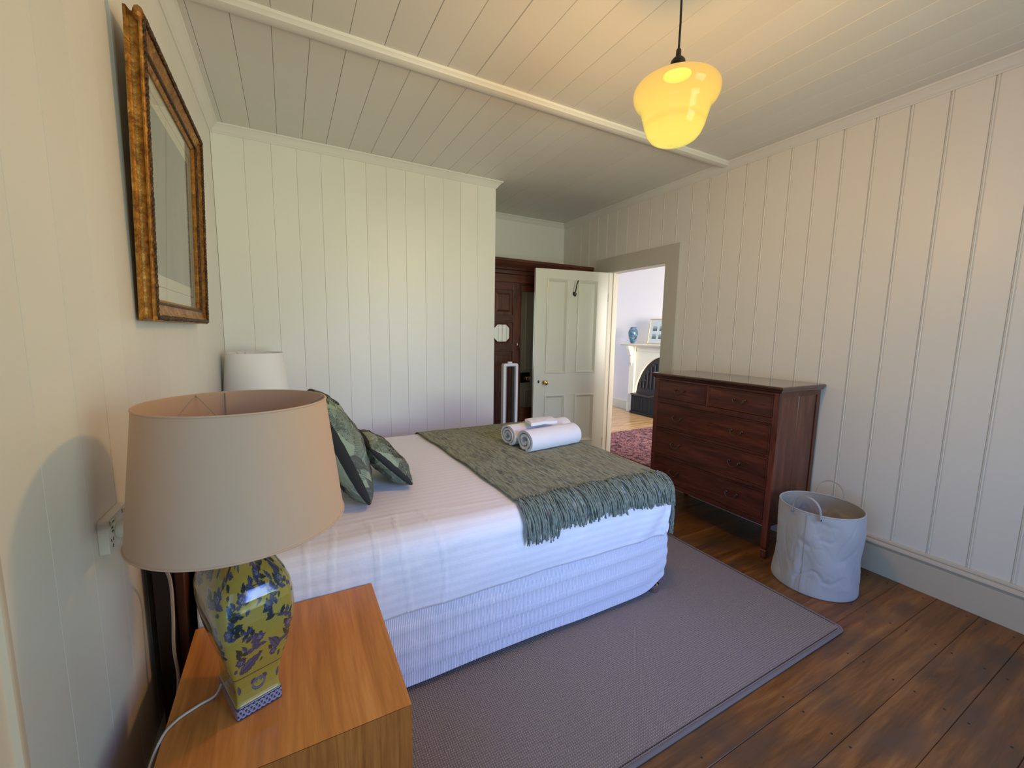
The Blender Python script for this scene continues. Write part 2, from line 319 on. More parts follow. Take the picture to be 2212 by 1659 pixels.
# ------------------------------------------------------------------ mesh building
ORG = {}
class MB:
    def __init__(s): s.v = []; s.f = []; s.uv = None; s.col = None
    def add(s, vs, fs):
        b = len(s.v); s.v.extend([tuple(p) for p in vs]); s.f.extend([tuple(b + i for i in q) for q in fs]); return s
    def box(s, x0, x1, y0, y1, z0, z1, F=None):
        F = F or (lambda a, b, c: (a, b, c))
        vs = [F(x, y, z) for x in (x0, x1) for y in (y0, y1) for z in (z0, z1)]
        return s.add(vs, [(0,1,3,2),(4,6,7,5),(0,4,5,1),(2,3,7,6),(0,2,6,4),(1,5,7,3)])
    def prism(s, prof, F, t0, t1):
        n = len(prof)
        vs = [F(a, b, t0) for a, b in prof] + [F(a, b, t1) for a, b in prof]
        fs = [(i, (i+1) % n, n + (i+1) % n, n + i) for i in range(n)]
        fs += [tuple(range(n))[::-1], tuple(range(n, 2*n))]
        return s.add(vs, fs)
    def grid(s, P, nu, nv, cu=False, cv=False):
        vs = [P(i, j) for i in range(nu) for j in range(nv)]
        fs = []
        for i in range(nu if cu else nu - 1):
            for j in range(nv if cv else nv - 1):
                a, b = i, (i + 1) % nu; c, d = j, (j + 1) % nv
                fs.append((a*nv+c, b*nv+c, b*nv+d, a*nv+d))
        return s.add(vs, fs)
    def lathe(s, prof, F, n=32, cap=True):
        m = len(prof)
        s.grid(lambda i, j: F(prof[j][0]*math.cos(2*PI*i/n), prof[j][0]*math.sin(2*PI*i/n), prof[j][1]), n, m, cu=True)
        b = len(s.v) - n*m
        if cap:
            if prof[0][0] > 1e-6: s.f.append(tuple(b + i*m for i in range(n))[::-1])
            if prof[-1][0] > 1e-6: s.f.append(tuple(b + i*m + m - 1 for i in range(n)))
        return s
    def tube(s, pts, r, n=8, close=False):
        pts = [Vector(p) for p in pts]; m = len(pts)
        R = r if hasattr(r, '__len__') else [r]*m
        T = []
        for i in range(m):
            a = pts[(i-1) % m] if close or i > 0 else pts[i]; b = pts[(i+1) % m] if close or i < m-1 else pts[i]
            t = (b - a); T.append(t.normalized() if t.length > 0 else Vector((0,0,1)))
        up = Vector((0,0,1)) if abs(T[0].z) < 0.9 else Vector((1,0,0))
        Nn = (up - T[0]*up.dot(T[0])).normalized(); vs = []
        for i in range(m):
            Nn = (Nn - T[i]*Nn.dot(T[i])).normalized(); B = T[i].cross(Nn)
            for k in range(n):
                a = 2*PI*k/n; vs.append(pts[i] + (Nn*math.cos(a) + B*math.sin(a))*R[i])
        fs = []
        for i in range(m if close else m-1):
            for k in range(n):
                i2 = (i+1) % m; k2 = (k+1) % n
                fs.append((i*n+k, i*n+k2, i2*n+k2, i2*n+k))
        if not close: fs += [tuple(range(n))[::-1], tuple((m-1)*n + k for k in range(n))]
        return s.add(vs, fs)
    def ring(s, F, u0, u1, v0, v1, prof, closed=True):
        """mitred frame: prof = (inward offset, height) pairs"""
        n = len(prof); vs = []
        for (w_, d) in prof:
            for (u, v) in ((u0+w_, v0+w_), (u1-w_, v0+w_), (u1-w_, v1-w_), (u0+w_, v1-w_)): vs.append(F(u, v, d))
        fs = []
        for i in range(n if closed else n-1):
            j = (i+1) % n
            for k in range(4):
                k2 = (k+1) % 4; fs.append((i*4+k, i*4+k2, j*4+k2, j*4+k))
        return s.add(vs, fs)
    def build(s, name, mat, parent=None, origin=None, smooth=None, bevel=0, flip=False, recalc=True):
        me = bpy.data.meshes.new(name)
        org = ORG[parent.name] if parent is not None else Vector(origin or (0, 0, 0))
        V = np.array(s.v, dtype=float) - np.array(org)
        me.from_pydata(V.tolist(), [], s.f)
        if recalc:
            bm = bmesh.new(); bm.from_mesh(me); bmesh.ops.recalc_face_normals(bm, faces=bm.faces); bm.to_mesh(me); bm.free()
        if s.uv is not None:
            uvl = me.uv_layers.new(name='UVMap'); U = np.array(s.uv, dtype=np.float32)
            idx = np.empty(len(me.loops), dtype=np.int32); me.loops.foreach_get('vertex_index', idx)
            uvl.data.foreach_set('uv', U[idx].ravel())
        if s.col is not None:
            ca = me.color_attributes.new('Col', 'FLOAT_COLOR', 'POINT')
            c4 = np.ones((len(s.v), 4), dtype=np.float32); c4[:, :3] = s.col
            ca.data.foreach_set('color', c4.ravel())
        if smooth is not None:
            me.polygons.foreach_set('use_smooth', [True]*len(me.polygons))
            if smooth < 180: me.set_sharp_from_angle(angle=math.radians(smooth))
        me.materials.append(mat); me.update()
        o = bpy.data.objects.new(name, me); COL.objects.link(o)
        if parent is not None: o.parent = parent
        else: o.location = org
        ORG[o.name] = Vector(org)
        if bevel:
            b = o.modifiers.new('bevel', 'BEVEL'); b.width = bevel; b.segments = 2; b.limit_method = 'ANGLE'; b.angle_limit = math.radians(40)
        return o

def tag(o, label=None, cat=None, group=None, kind=None):
    if label: o['label'] = label
    if cat: o['category'] = cat
    if group: o['group'] = group
    if kind: o['kind'] = kind
    return o
def thing(name, label, cat, loc, group=None):
    o = bpy.data.objects.new(name, None); COL.objects.link(o); o.location = loc
    o.empty_display_size = 0.1; ORG[o.name] = Vector(loc)
    return tag(o, label, cat, group)
def struct(o, label=None, cat=None):
    o['kind'] = 'structure'
    return tag(o, label, cat)
def dupe(o, parent, off):
    c = o.copy(); COL.objects.link(c); c.parent = parent; c.location = Vector(o.location) + Vector(off); ORG[c.name] = ORG[parent.name]; return c

# board cross-sections: (u along the wall, d out of the wall); the visible face is d = 0
def vboard(w_, g=0.0030, dp=0.004, e=0.00012):
    return [(e, -0.014), (e, -dp), (g, 0), (w_ - g, 0), (w_ - e, -dp), (w_ - e, -0.014)]
def beadboard(w_):
    return [(0.0004, -0.014), (0.0004, -0.005), (0.0025, 0), (w_ - 0.0175, 0), (w_ - 0.0155, -0.0042), (w_ - 0.0135, -0.0042), (w_ - 0.0115, 0.0004), (w_ - 0.0085, 0.0018),
            (w_ - 0.0055, 0.0004), (w_ - 0.0025, -0.005), (w_ - 0.0004, -0.005), (w_ - 0.0004, -0.014)]

# ================================================================== SETTING
def slab(name, x0, x1, y0, y1, z0, z1, mat, label, cat, extra=()):
    m = MB(); m.box(x0, x1, y0, y1, z0, z1)
    for e in extra: m.box(*e)
    return struct(m.build(name, mat), label, cat)

ext = 0.10
# --- floors
floor = slab('floor', XL - ext, XR + 0.12, YN - ext, YA + ext, -0.10, -0.022, M['darkwood'], 'brown timber plank floor of the bedroom', 'floor')
ys = [0.885 + 0.1588 * i for i in range(-16, 23)]
pl = {}
for i in range(len(ys) - 1):
    y0, y1 = max(ys[i], YN), min(ys[i+1], YA)
    if y1 - y0 < 0.02: continue
    wdt = y1 - y0
    # most planks run the full width; a few have a butt joint
    cuts = [XL, XR + 0.12] if i % 3 else [XL, random.uniform(0.6, 2.9), XR + 0.12]
    for a, b in zip(cuts[:-1], cuts[1:]):
        dz = random.uniform(-0.0008, 0.0)
        prof = [(0.0004, -0.02), (0.0004, -0.0022), (0.0024, 0), (wdt - 0.0024, 0), (wdt - 0.0004, -0.0022), (wdt - 0.0004, -0.02)]
        m = MB(); m.prism(prof, lambda u, d, t: (t, y0 + u, d + dz), a + 0.0006, b - 0.0006)
        m.build('plank', M['floor'], floor)
m = MB()
for X in (0.28, 0.72, 1.161, 1.646, 2.144, 2.567, 2.98):
    for i in range(len(ys) - 1):
        for yy in (ys[i] + 0.033, ys[i+1] - 0.03):
            if YN < yy < YA:
                m.lathe([(0.0042, -0.002), (0.0040, 0.0004), (0.0001, 0.0002)], lambda a, b, c, X=X + random.uniform(-.006, .006), yy=yy + random.uniform(-.006, .006): (X + a, yy + b, c), 7, cap=False)
tag(m.build('floor_nails', M['dark'], floor), kind='stuff')

# --- ceiling of boards running into the room, beam across
ceil = slab('ceiling', XL - ext, XR + 0.12, YN - ext, YA + ext, ZC + 0.014, ZC + 0.10, M['ceil'], 'white boarded ceiling of the bedroom', 'ceiling')
cx0 = 0.0 - 0.1543 * 3
b0 = {}
xs = [cx0 + 0.1543 * i for i in range(0, 25)]
for i in range(len(xs) - 1):
    x0, x1 = max(xs[i], XL), min(xs[i+1], XR)
    if x1 - x0 < 0.01: continue
    for (ya, yb) in ((YN, 2.197), (2.199, YA)):
        if x1 - x0 > 0.15 and (ya, 'b') in b0:
            dupe(b0[(ya, 'b')][0], ceil, (x0 - b0[(ya, 'b')][1], 0, random.uniform(0, 0.0012)))
        else:
            m = MB(); m.prism(vboard(x1 - x0, 0.0022, 0.0034, 0.0003), lambda u, d, t: (x0 + u, t, ZC - d), ya, yb)
            o = m.build('board', M['ceil'], ceil)
            if x1 - x0 > 0.15: b0[(ya, 'b')] = (o, x0)
# beam (cover strip with a moulded edge)
m = MB(); m.prism([(2.158, ZC + .004), (2.158, ZC - .012), (2.166, ZC - .018), (2.172, ZC - .026), (2.190, ZC - .031), (2.214, ZC - .031), (2.228, ZC - .026), (2.234, ZC - .016), (2.236, ZC + .004)],
                  lambda a, b, t: (t, a, b), XL, XR - 0.0)
struct(m.build('trim_1', M['ceil'], smooth=35), 'white moulded batten crossing the ceiling boards', 'ceiling batten')

# --- walls
def board_wall(wall, joints, F, z0, z1, prof_fn, mat, skip=None):
    proto = {}
    for a, b in zip(joints[:-1], joints[1:]):
        wd = b - a
        segs = skip(a, b, z0, z1) if skip else [(a, b, z0, z1)]
        for (aa, bb, za, zb) in segs:
            m = MB(); m.prism(prof_fn(bb - aa), lambda u, d, t, aa=aa: F(aa + u, d, t), za, zb)
            m.build('board', mat, wall)
# left wall, window opening beside the camera (Y -1.15 .. 0.74)
WLY0, WLY1, WLZ0, WLZ1 = -1.10, 0.684, 0.35, 2.15
wl = MB(); wl.box(XL - ext, XL - 0.014, WLY1, YF + 0.02, 0, ZC + 0.014); wl.box(XL - ext, XL - 0.014, YN - ext, WLY0, 0, ZC + 0.014)
wl.box(XL - ext, XL - 0.014, WLY0, WLY1, 0, WLZ0); wl.box(XL - ext, XL - 0.014, WLY0, WLY1, WLZ1, ZC + 0.014)
wl = struct(wl.build('wall_left', M['wall']), 'white boarded wall behind the bedhead', 'wall')
jl = [YN] + [0.995 - 0.155 * k for k in range(15, 0, -1)] + [0.995, 1.153, 1.306, 1.462, 1.619, 1.772, 1.922, 2.076, 2.23, 2.385, 2.54, 2.695, 2.85, 3.005, 3.16, 3.315, YF]
def skip_left(a, b, z0, z1):
    if b <= WLY0 or a >= WLY1: return [(a, b, z0, z1)]
    out = [(a, b, z0, WLZ0), (a, b, WLZ1, z1)]
    if a < WLY1 < b: out.append((WLY1 + .002, b, WLZ0, WLZ1))
    if a < WLY0 < b: out.append((a, WLY0 - .002, WLZ0, WLZ1))
    return out
jl = [j for j in jl if j >= YN]
board_wall(wl, jl, lambda u, d, t: (XL + d, u, t), 0, ZC, lambda w_: vboard(w_, 0.0009, 0.0030), M['wall'], skip_left)
# far wall (projecting box that ends at XE)
wf = MB(); wf.box(XL - ext, XE - 0.0145, YF + 0.014, YA + ext, 0, ZC + 0.014)
wf = struct(wf.build('wall_far', M['wall']), 'white boarded wall beside the far bed lamp, ending in a square corner', 'wall')
jf = [XL, -0.202, -0.041, 0.114, 0.273, 0.431, 0.586, 0.738, 0.888, 1.047, 1.205, 1.360, 1.517, XE]
board_wall(wf, jf, lambda u, d, t: (u, YF - d, t), 0, ZC, lambda w_: vboard(w_, 0.0020, 0.0030), M['wall'])
jr = [YF + 0.002, 3.63, 3.78, 3.93, 4.08, 4.23, YA]
board_wall(wf, jr, lambda u, d, t: (XE + d, u, t), 0, ZC, lambda w_: vboard(w_, 0.0020, 0.0030), M['wall'])
# alcove wall, plain
slab('wall_alcove', XE, XR + 0.12, YA, YA + ext, 0, ZC + 0.014, M['wall'], 'plain pale wall above the wardrobe in the alcove', 'wall')
# right wall with the doorway
DY0, DY1, DZ = 2.735, 3.495, 2.045
wr = MB(); xa, xb = XR + 0.014, XR + 0.12
wr.box(xa, xb, YN - ext, DY0 - .03, 0, ZC + 0.014); wr.box(xa, xb, DY1 + .03, YA + ext, 0, ZC + 0.014); wr.box(xa, xb, DY0 - .03, DY1 + .03, DZ + .03, ZC + 0.014)
wr = struct(wr.build('wall_right', M['wall']), 'white beaded board wall behind the chest of drawers', 'wall')
jR = [YN] + [0.492 - 0.1545 * k for k in range(13, 0, -1)] + [0.492, 0.646, 0.800, 0.957, 1.114, 1.267, 1.425, 1.573, 1.727, 1.887, 2.041, 2.195, 2.349, 2.507, 2.661, 2.812, 2.966, 3.119, 3.270, 3.420, 3.571, 3.720, 3.868, 4.02, 4.175, YA]
jR = [j for j in jR if j >= YN]
def skip_right(a, b, z0, z1):
    if b <= DY0 or a >= DY1: return [(a, b, z0, z1)]
    out = [(a, b, DZ + .04, z1)]
    if a < DY0 < b: out.append((a, DY0 - .03, z0, DZ + .04))
    if a < DY1 < b: out.append((DY1 + .03, b, z0, DZ + .04))
    return out
board_wall(wr, jR, lambda u, d, t: (XR - d, u, t), 0, ZC, beadboard, M['wall'], skip_right)
# near wall behind the camera with its window
WNX0, WNX1, WNZ0, WNZ1 = 1.15, 2.65, 0.55, 2.25
wn = MB(); wn.box(XL - ext, WNX0, YN - ext, YN, 0, ZC + .014); wn.box(WNX1, XR + .12, YN - ext, YN, 0, ZC + .014)
wn.box(WNX0, WNX1, YN - ext, YN, 0, WNZ0); wn.box(WNX0, WNX1, YN - ext, YN, WNZ1, ZC + .014)
struct(wn.build('wall_near', M['wall']), 'white wall behind the camera', 'wall')
def sash_window(name, F, u0, u1, v0, v1, label):
    o = MB(); o.ring(F, u0, u1, v0, v1, [(0, 0.0), (0, 0.05), (0.05, 0.05), (0.05, 0.0)])
    r = struct(o.build(name, M['trimp']), label, 'window')
    m = MB(); vm = (v0 + v1) / 2; um = (u0 + u1) / 2
    m.box(u0 + .05, u1 - .05, vm - .02, vm + .02, 0.01, 0.04, F); m.build('meeting_rail', M['trimp'], r); m = MB(); m.box(um - .012, um + .012, v0 + .05, v1 - .05, 0.012, 0.038, F)
    m.build('glazing_bar', M['trimp'], r)
    m = MB(); m.box(u0 + .05, u1 - .05, v0 + .05, v1 - .05, 0.022, 0.026, F); m.build('pane', M['glass'], r)
    return r
sash_window('window_1', lambda u, v, d: (u, YN - .075 + d, v), WNX0, WNX1, WNZ0, WNZ1, 'sash window in the wall behind the camera')
sash_window('window_2', lambda u, v, d: (XL - .08 + d, u, v), WLY0, WLY1, WLZ0, WLZ1, 'window in the bedhead wall beside the camera')
# window architrave on the left wall
m = MB()
Fw = lambda u, v, d: (XL + d, u, v)
m.ring(Fw, WLY0 - 0.121, WLY1 + 0.121, WLZ0 - 0.121, WLZ1 + 0.121, [(0, -.002), (0, 0.022), (0.006, 0.026), (0.020, 0.026), (0.024, 0.020), (0.115, 0.018), (0.121, 0.012), (0.121, -.002)])
struct(m.build('trim_2', M['trimp'], smooth=35), 'painted window surround at the left edge', 'architrave')

# --- cornices
CP = [(0, 0), (0, -0.055), (0.006, -0.055), (0.009, -0.049), (0.012, -0.047), (0.018, -0.036), (0.030, -0.022), (0.040, -0.013), (0.044, -0.010), (0.048, -0.009), (0.051, -0.004), (0.051, 0)]
def cornice(i, p0, p1, nrm, label, m0=0, m1=0):
    p0, p1, nrm = Vector(p0), Vector(p1), Vector(nrm); t = (p1 - p0).normalized(); m = MB(); n = len(CP)
    vs = [(*(p0 + nrm*a - t*(m0*a)), ZC + b) for a, b in CP] + [(*(p1 + nrm*a + t*(m1*a)), ZC + b) for a, b in CP]
    m.add(vs, [(k, (k+1) % n, n + (k+1) % n, n + k) for k in range(n)] + [tuple(range(n))[::-1], tuple(range(n, 2*n))])
    struct(m.build('trim_%d' % i, M['wall'], smooth=30), label, 'cornice')
cornice(3, (XL, YN), (XL, YF), (1, 0), 'white moulded cornice above the gilt picture', -1, -1)
cornice(4, (XL, YF), (XE, YF), (0, -1), 'white moulded cornice along the top of the projecting wall', -1, 1)
cornice(5, (XE, YF), (XE, YA), (1, 0), 'white moulded cornice round the corner into the alcove', 1, -1)
cornice(6, (XE, YA), (XR, YA), (0, -1), 'white moulded cornice on the alcove wall', -1, -1)
cornice(7, (XR, YN), (XR, YA), (-1, 0), 'white moulded cornice above the chest of drawers', -1, -1)
# --- baseboards
BP = [(0, 0), (0.020, 0), (0.020, 0.158), (0.014, 0.164), (0.014, 0.170), (0.028, 0.176), (0.032, 0.184), (0.030, 0.192), (0.020, 0.198), (0.014, 0.201), (0.018, 0.208), (0.016, 0.216), (0.008, 0.222), (0, 0.222)]
M['base'] = paint('skirting_paint', (0.58, 0.53, 0.44), 0.32, 0.0004, 0.04, 0.0)
def base(name, p0, p1, nrm, label):
    p0, p1, nrm = Vector(p0), Vector(p1), Vector(nrm); m = MB(); n = len(BP)
    vs = [(*(p0 + nrm*a), b) for a, b in BP] + [(*(p1 + nrm*a), b) for a, b in BP]
    m.add(vs, [(k, (k+1) % n, n + (k+1) % n, n + k) for k in range(n)] + [tuple(range(n))[::-1], tuple(range(n, 2*n))])
    struct(m.build(name, M['base'], smooth=30), label, 'skirting board')
base('baseboard_right', (XR, YN), (XR, 2.584), (-1, 0), 'tall painted skirting board behind the laundry basket')
base('baseboard_left', (XL, YN), (XL, YF), (1, 0), 'painted skirting board behind the bedhead')
base('baseboard_far', (XL + .03, YF), (XE, YF), (0, -1), 'painted skirting board on the far wall')
# --- door surround
Fa = lambda u, v, d: (XR - d, u, v)
m = MB()
AP = [(0, -.002), (0, .0165), (.0015, .018), (.012, .018), (.016, .018), (.150, .018), (.150, -.002)]
a0, a1, az = DY0 - .15, 3.695, DZ + .155
m.add([Fa(a0 + w_, 0, d) for w_, d in AP] + [Fa(a0 + w_, az - w_, d) for w_, d in AP] + [Fa(a1 - w_*(0.2/.15), az - w_, d) for w_, d in AP] + [Fa(a1 - w_*(0.2/.15), 0, d) for w_, d in AP],
      [tuple(s*7 + q for q in (k,)) + (s*7 + (k+1) % 7, (s+1)*7 + (k+1) % 7, (s+1)*7 + k) for s in range(3) for k in range(7)] + [tuple(range(7)), tuple(range(21, 28))])
struct(m.build('trim_8', M['arch'], smooth=30), 'wide flat stone-coloured surround of the doorway', 'architrave')
m = MB()
m.box(XR + .0, XR + .122, DY1, DY1 + .029, 0, DZ + .028); m.box(XR, XR + .122, DY0 - .029, DY0, 0, DZ + .028); m.box(XR, XR + .122, DY0, DY1, DZ, DZ + .028)
m.box(XR + .05, XR + .09, DY1 - .012, DY1, 0, DZ); m.box(XR + .05, XR + .09, DY0, DY0 + .012, 0, DZ)
struct(m.build('trim_9', M['trimp'], bevel=0.002), 'painted lining inside the doorway', 'door lining')

# ================================================================== DOOR
dh = Vector((3.0, 3.44)); dfree = Vector((2.187, 3.58)); du = (dfree - dh).normalized(); dn = Vector((-du.y, du.x))
def D(s, z, t): p = dh + du*s + dn*t; return (p.x, p.y, z)
W_ = 0.82
door = MB()
door.box(0.0, 0.125, 0.012, 2.035, -.038, 0, D)
door = struct(door.build('door_1', M['door'], bevel=0.0015), 'open four-panel painted door standing into the room', 'door')
def dpart(name, s0, s1, z0, z1, t0=-.038, t1=0, mat='door'):
    m = MB(); m.box(s0, s1, z0, z1, t0, t1, D); return m.build(name, M[mat], door, bevel=0.0012)
dpart('stile', 0.692, W_, 0.012, 2.035)
dpart('rail', .1252, .6918, 1.936, 2.035); dpart('rail', .1252, .6918, .754, .990); dpart('rail', .1252, .6918, .012, .25)
dpart('muntin', .345, .469, .9902, 1.9358); dpart('muntin', .345, .469, .2502, .7538)
MP = [(0, -.015), (0, .003), (.003, .008), (.009, .010), (.014, .007), (.016, .001), (.019, .001), (.023, -.003), (.030, -.012), (.034, -.0125), (.034, -.0155)]
for (s0, s1, z0, z1) in ((.125, .345, .99, 1.936), (.469, .692, .99, 1.936), (.125, .345, .25, .754), (.469, .692, .25, .754)):
    p = dpart('panel', s0 + .0005, s1 - .0005, z0 + .0005, z1 - .0005, -.024, -.014)
    m = MB(); m.ring(D, s0 - .006, s1 + .006, z0 - .006, z1 + .006, MP); m.build('moulding', M['door'], p, smooth=25)
    m = MB(); m.ring(lambda s, z, t: D(s, z, -.038 - t), s0 - .006, s1 + .006, z0 - .006, z1 + .006, MP); m.build('moulding', M['door'], p, smooth=25)
knobp = [(.018, 0), (.018, .003), (.008, .005), (.007, .022), (.012, .028), (.023, .036), (.026, .044), (.023, .052), (.014, .057), (.0001, .059)]
m = MB(); m.lathe(knobp, lambda a, b, h: D(.700 + a, .893 + b, h), 24); m.build('door_knob', M['brass'], door, smooth=40)
m = MB(); m.lathe([(.013, 0), (.012, .004), (.0001, .005)], lambda a, b, h: D(.766 + a*.8, .901 + b*1.3, h), 20); o = m.build('keyhole_plate', M['bronze'], door, smooth=40)
m = MB(); m.box(.765, .768, .893, .909, .0048, .0055, D); m.build('keyhole', M['dark'], o)
m = MB(); m.box(.640, .815, .845, .955, -.064, -.0385, D); lk = m.build('rim_lock', M['black'], door, bevel=.002)
m = MB(); m.lathe(knobp, lambda a, b, h: D(.700 + a, .893 + b, -.062 - h), 24); m.build('door_knob', M['brass'], lk, smooth=40)
m = MB(); m.lathe([(.016, 0), (.015, .005), (.006, .008), (.0001, .009)], lambda a, b, h: D(.398 + a*.8, 1.803 + b*1.2, h), 18)
def spl(P, n):
    P = [Vector(p) for p in P]; out = []
    for i in range(len(P) - 1):
        p0 = P[max(i-1, 0)]; p1 = P[i]; p2 = P[i+1]; p3 = P[min(i+2, len(P)-1)]
        for k in range(n):
            t = k/n; out.append(0.5*((2*p1) + (-p0 + p2)*t + (2*p0 - 5*p1 + 4*p2 - p3)*t*t + (-p0 + 3*p1 - 3*p2 + p3)*t**3))
    out.append(P[-1]); return out
m.tube([D(*q) for q in [tuple(v) for v in spl([(.398, 1.803, .006), (.399, 1.812, .032), (.399, 1.832, .046), (.392, 1.860, .042), (.386, 1.890, .040), (.384, 1.914, .054), (.383, 1.922, .060)], 5)]], .0060, 8)
m.tube([D(*q) for q in [tuple(v) for v in spl([(.398, 1.800, .006), (.398, 1.782, .020), (.398, 1.776, .036), (.398, 1.785, .047), (.398, 1.797, .050)], 5)]], .0058, 8)
m.lathe([(.0001, -.007), (.006, -.004), (.007, 0), (.006, .004), (.0001, .007)], lambda a, b, h: D(.383 + a, 1.924 + h, .060 + b), 12)
m.lathe([(.0001, -.007), (.006, -.004), (.007, 0), (.006, .004), (.0001, .007)], lambda a, b, h: D(.398 + a, 1.799 + h, .050 + b), 12)
m.build('coat_hook', M['bronze'], door, smooth=50)
for zz in (0.22, 1.78):
    m = MB(); m.tube([D(-.012, zz - .045, -.003), D(-.012, zz + .045, -.003)], .007, 10); m.box(-.011, .0, zz - .044, zz + .044, -.012, -.004, D); m.build('hinge', M['trimp'], door, smooth=40)

# ================================================================== LOUNGE BEYOND THE DOOR
LX0, LX1, LY0, LY1 = XR + 0.12, 5.58, 0.9, 7.2
fl2 = slab('floor', LX0, LX1 + .1, LY0, LY1, -.10, -.022, M['darkwood'], 'pale polished timber floor of the room beyond the door', 'floor')
y = LY0
first = None
while y < LY1 - 0.01:
    if first is None:
        m = MB(); m.prism([(0.0008, -.02), (0.0008, -.002), (.002, 0), (.1265, 0), (.1277, -.002), (.1277, -.02)], lambda u, d, t: (t, LY0 + u, d), LX0, LX1)
        first = m.build('plank', M['floor2'], fl2)
    elif y + .1285 < LY1: dupe(first, fl2, (0, y - LY0, 0))
    y += 0.1285
slab('ceiling', LX0, LX1 + .1, LY0, LY1, ZC, ZC + .1, M['white'], 'white ceiling of the room beyond the door', 'ceiling')
slab('wall_lounge', LX1, LX1 + .1, LY0, LY1, 0, ZC, M['white'], 'white wall above the fireplace in the next room', 'wall')
slab('wall_lounge', LX0, LX1, LY1, LY1 + .1, 0, ZC, M['white'], 'white end wall of the next room', 'wall')
slab('wall_lounge', LX0, 3.80, LY0 - .1, LY0, 0, ZC, M['white'], 'window wall of the next room', 'wall',
     extra=[(5.0, LX1, LY0 - .1, LY0, 0, ZC), (3.80, 5.0, LY0 - .1, LY0, 0, .9), (3.80, 5.0, LY0 - .1, LY0, 2.15, ZC)])
sash_window('window_3', lambda u, v, d: (u, LY0 - .08 + d, v), 3.80, 5.0, .9, 2.15, 'window lighting the next room')
bpy.data.objects['lounge_daylight'].location = (4.4, LY0 - 0.2, 1.6)
m = MB(); n = len(BP)
m.prism([(LX1 - a, b) for a, b in [(0, 0), (.02, 0), (.02, .15), (.012, .165), (.006, .18), (0, .18)]], lambda a, b, t: (a, t, b), 5.585, LY1)
struct(m.build('baseboard_lounge', M['cream']), 'cream skirting board beside the fireplace', 'skirting board')
rugp = MB(); rugp.box(3.32, 5.02, 2.35, 4.38, 0.0, 0.011)
tag(rugp.build('patterned_carpet', M['persian'], origin=(4.2, 3.4, 0), bevel=.004), 'dark red and navy patterned carpet on the floor of the next room', 'carpet')
# mantelpiece
FX = 5.45; YC, RW = 4.81, 0.62
man = thing('mantelpiece', 'cream painted mantelpiece with carved brackets round an arched fireplace', 'mantelpiece', (5.5, YC, 0))
def mp(name, mb, mat='cream', **k): return mb.build(name, M[mat], man, **k)
m = MB(); m.prism([(5.27, 1.238), (5.27, 1.222), (5.285, 1.212), (5.30, 1.200), (LX1 - .002, 1.200), (LX1 - .002, 1.238)], lambda a, b, t: (a, t, b), YC - .88, YC + .86); mp('shelf', m)
for sg in (1, -1):
    y0, y1 = sorted((YC + sg*.625, YC + sg*.745))
    m = MB(); m.box(FX - .03, LX1 - .002, y0, y1, .0, 1.1995); p = mp('pilaster', m, bevel=.003)
    m = MB(); m.box(FX - .045, FX - .0302, y0 - .008, y1 + .008, .0, .165); m.build('plinth', M['cream'], p, bevel=.003)
    yc = (y0 + y1)/2
    m = MB(); m.prism([(FX - .0302, 1.195), (FX - .16, 1.195), (FX - .15, 1.15), (FX - .115, 1.07), (FX - .10, 1.03), (FX - .0302, 1.02)], lambda a, b, t: (a, t, b), yc - .035, yc + .035); m.build('bracket', M['cream'], p, bevel=.004)
    m = MB(); m.lathe([(.001, .84), (.012, .85), (.016, .862), (.010, .875), (.030, .89), (.036, .91), (.034, .93), (.040, .95), (.048, .98), (.050, 1.0), (.040, 1.012), (.052, 1.018), (.052, 1.03), (.001, 1.032)],
                      lambda a, b, h: (FX - .045 + a*.7, yc + b, h), 20); m.build('carved_drop', M['cream'], p, smooth=40)
# arched panel
m = MB(); N = 40; a_, b_ = RW, .80
arc = [(YC + a_*math.cos(PI*i/N), .23 + b_*math.sin(PI*i/N)) for i in range(N + 1)]
top = [(YC + .6245*(1 - 2*i/N), 1.1995) for i in range(N + 1)]
for (xx) in (0,):
    vs = [(FX, p[0], p[1]) for p in arc] + [(FX, p[0], p[1]) for p in top] + [(FX + .04, p[0], p[1]) for p in arc] + [(FX + .04, p[0], p[1]) for p in top]
    n1 = N + 1; fs = []
    for i in range(N):
        fs += [(i, i+1, n1+i+1, n1+i), (2*n1+i, 3*n1+i, 3*n1+i+1, 2*n1+i+1), (i, 2*n1+i, 2*n1+i+1, i+1), (n1+i, n1+i+1, 3*n1+i+1, 3*n1+i)]
    m.add(vs, fs)
mp('arched_panel', m, smooth=30)
m = MB(); m.box(FX - .012, FX - .0005, YC - .60, YC + .60, 1.10, 1.16); mp('frieze_moulding', m, bevel=.004)
# fireplace
fp = thing('fireplace', 'black cast-iron fireplace with fluted back inside the cream mantelpiece', 'fireplace', (5.5, YC, 0))
m = MB(); m.box(FX + .045, LX1 - .003, YC - .62, YC + .62, 0.0, 1.16); m.build('back_plate', M['iron'], fp)
for k in range(14): 
    m = MB()
    yy = YC - .52 + k*.08; h = .23 + .80*math.sqrt(max(0, 1 - ((yy - YC)/RW)**2)) - .10
    m.box(FX + .025, FX + .0448, yy - .012, yy + .012, .46, max(.5, h)); m.build('flute', M['iron'], fp, bevel=.004)
m = MB(); m.box(FX - .10, FX + .04, YC - .615, YC + .615, .0, .045); m.build('hearth', M['black'], fp, bevel=.006)
m = MB(); m.box(FX - .075, FX + .04, YC - .612, YC + .612, .046, .33); gr = m.build('grate', M['black'], fp, bevel=.004)
m = MB(); m.prism([(FX - .10, .331), (FX - .09, .352), (FX + .04, .36), (FX + .04, .331)], lambda a, b, t: (a, t, b), YC + .20, YC + .612); m.build('hob', M['iron'], gr)
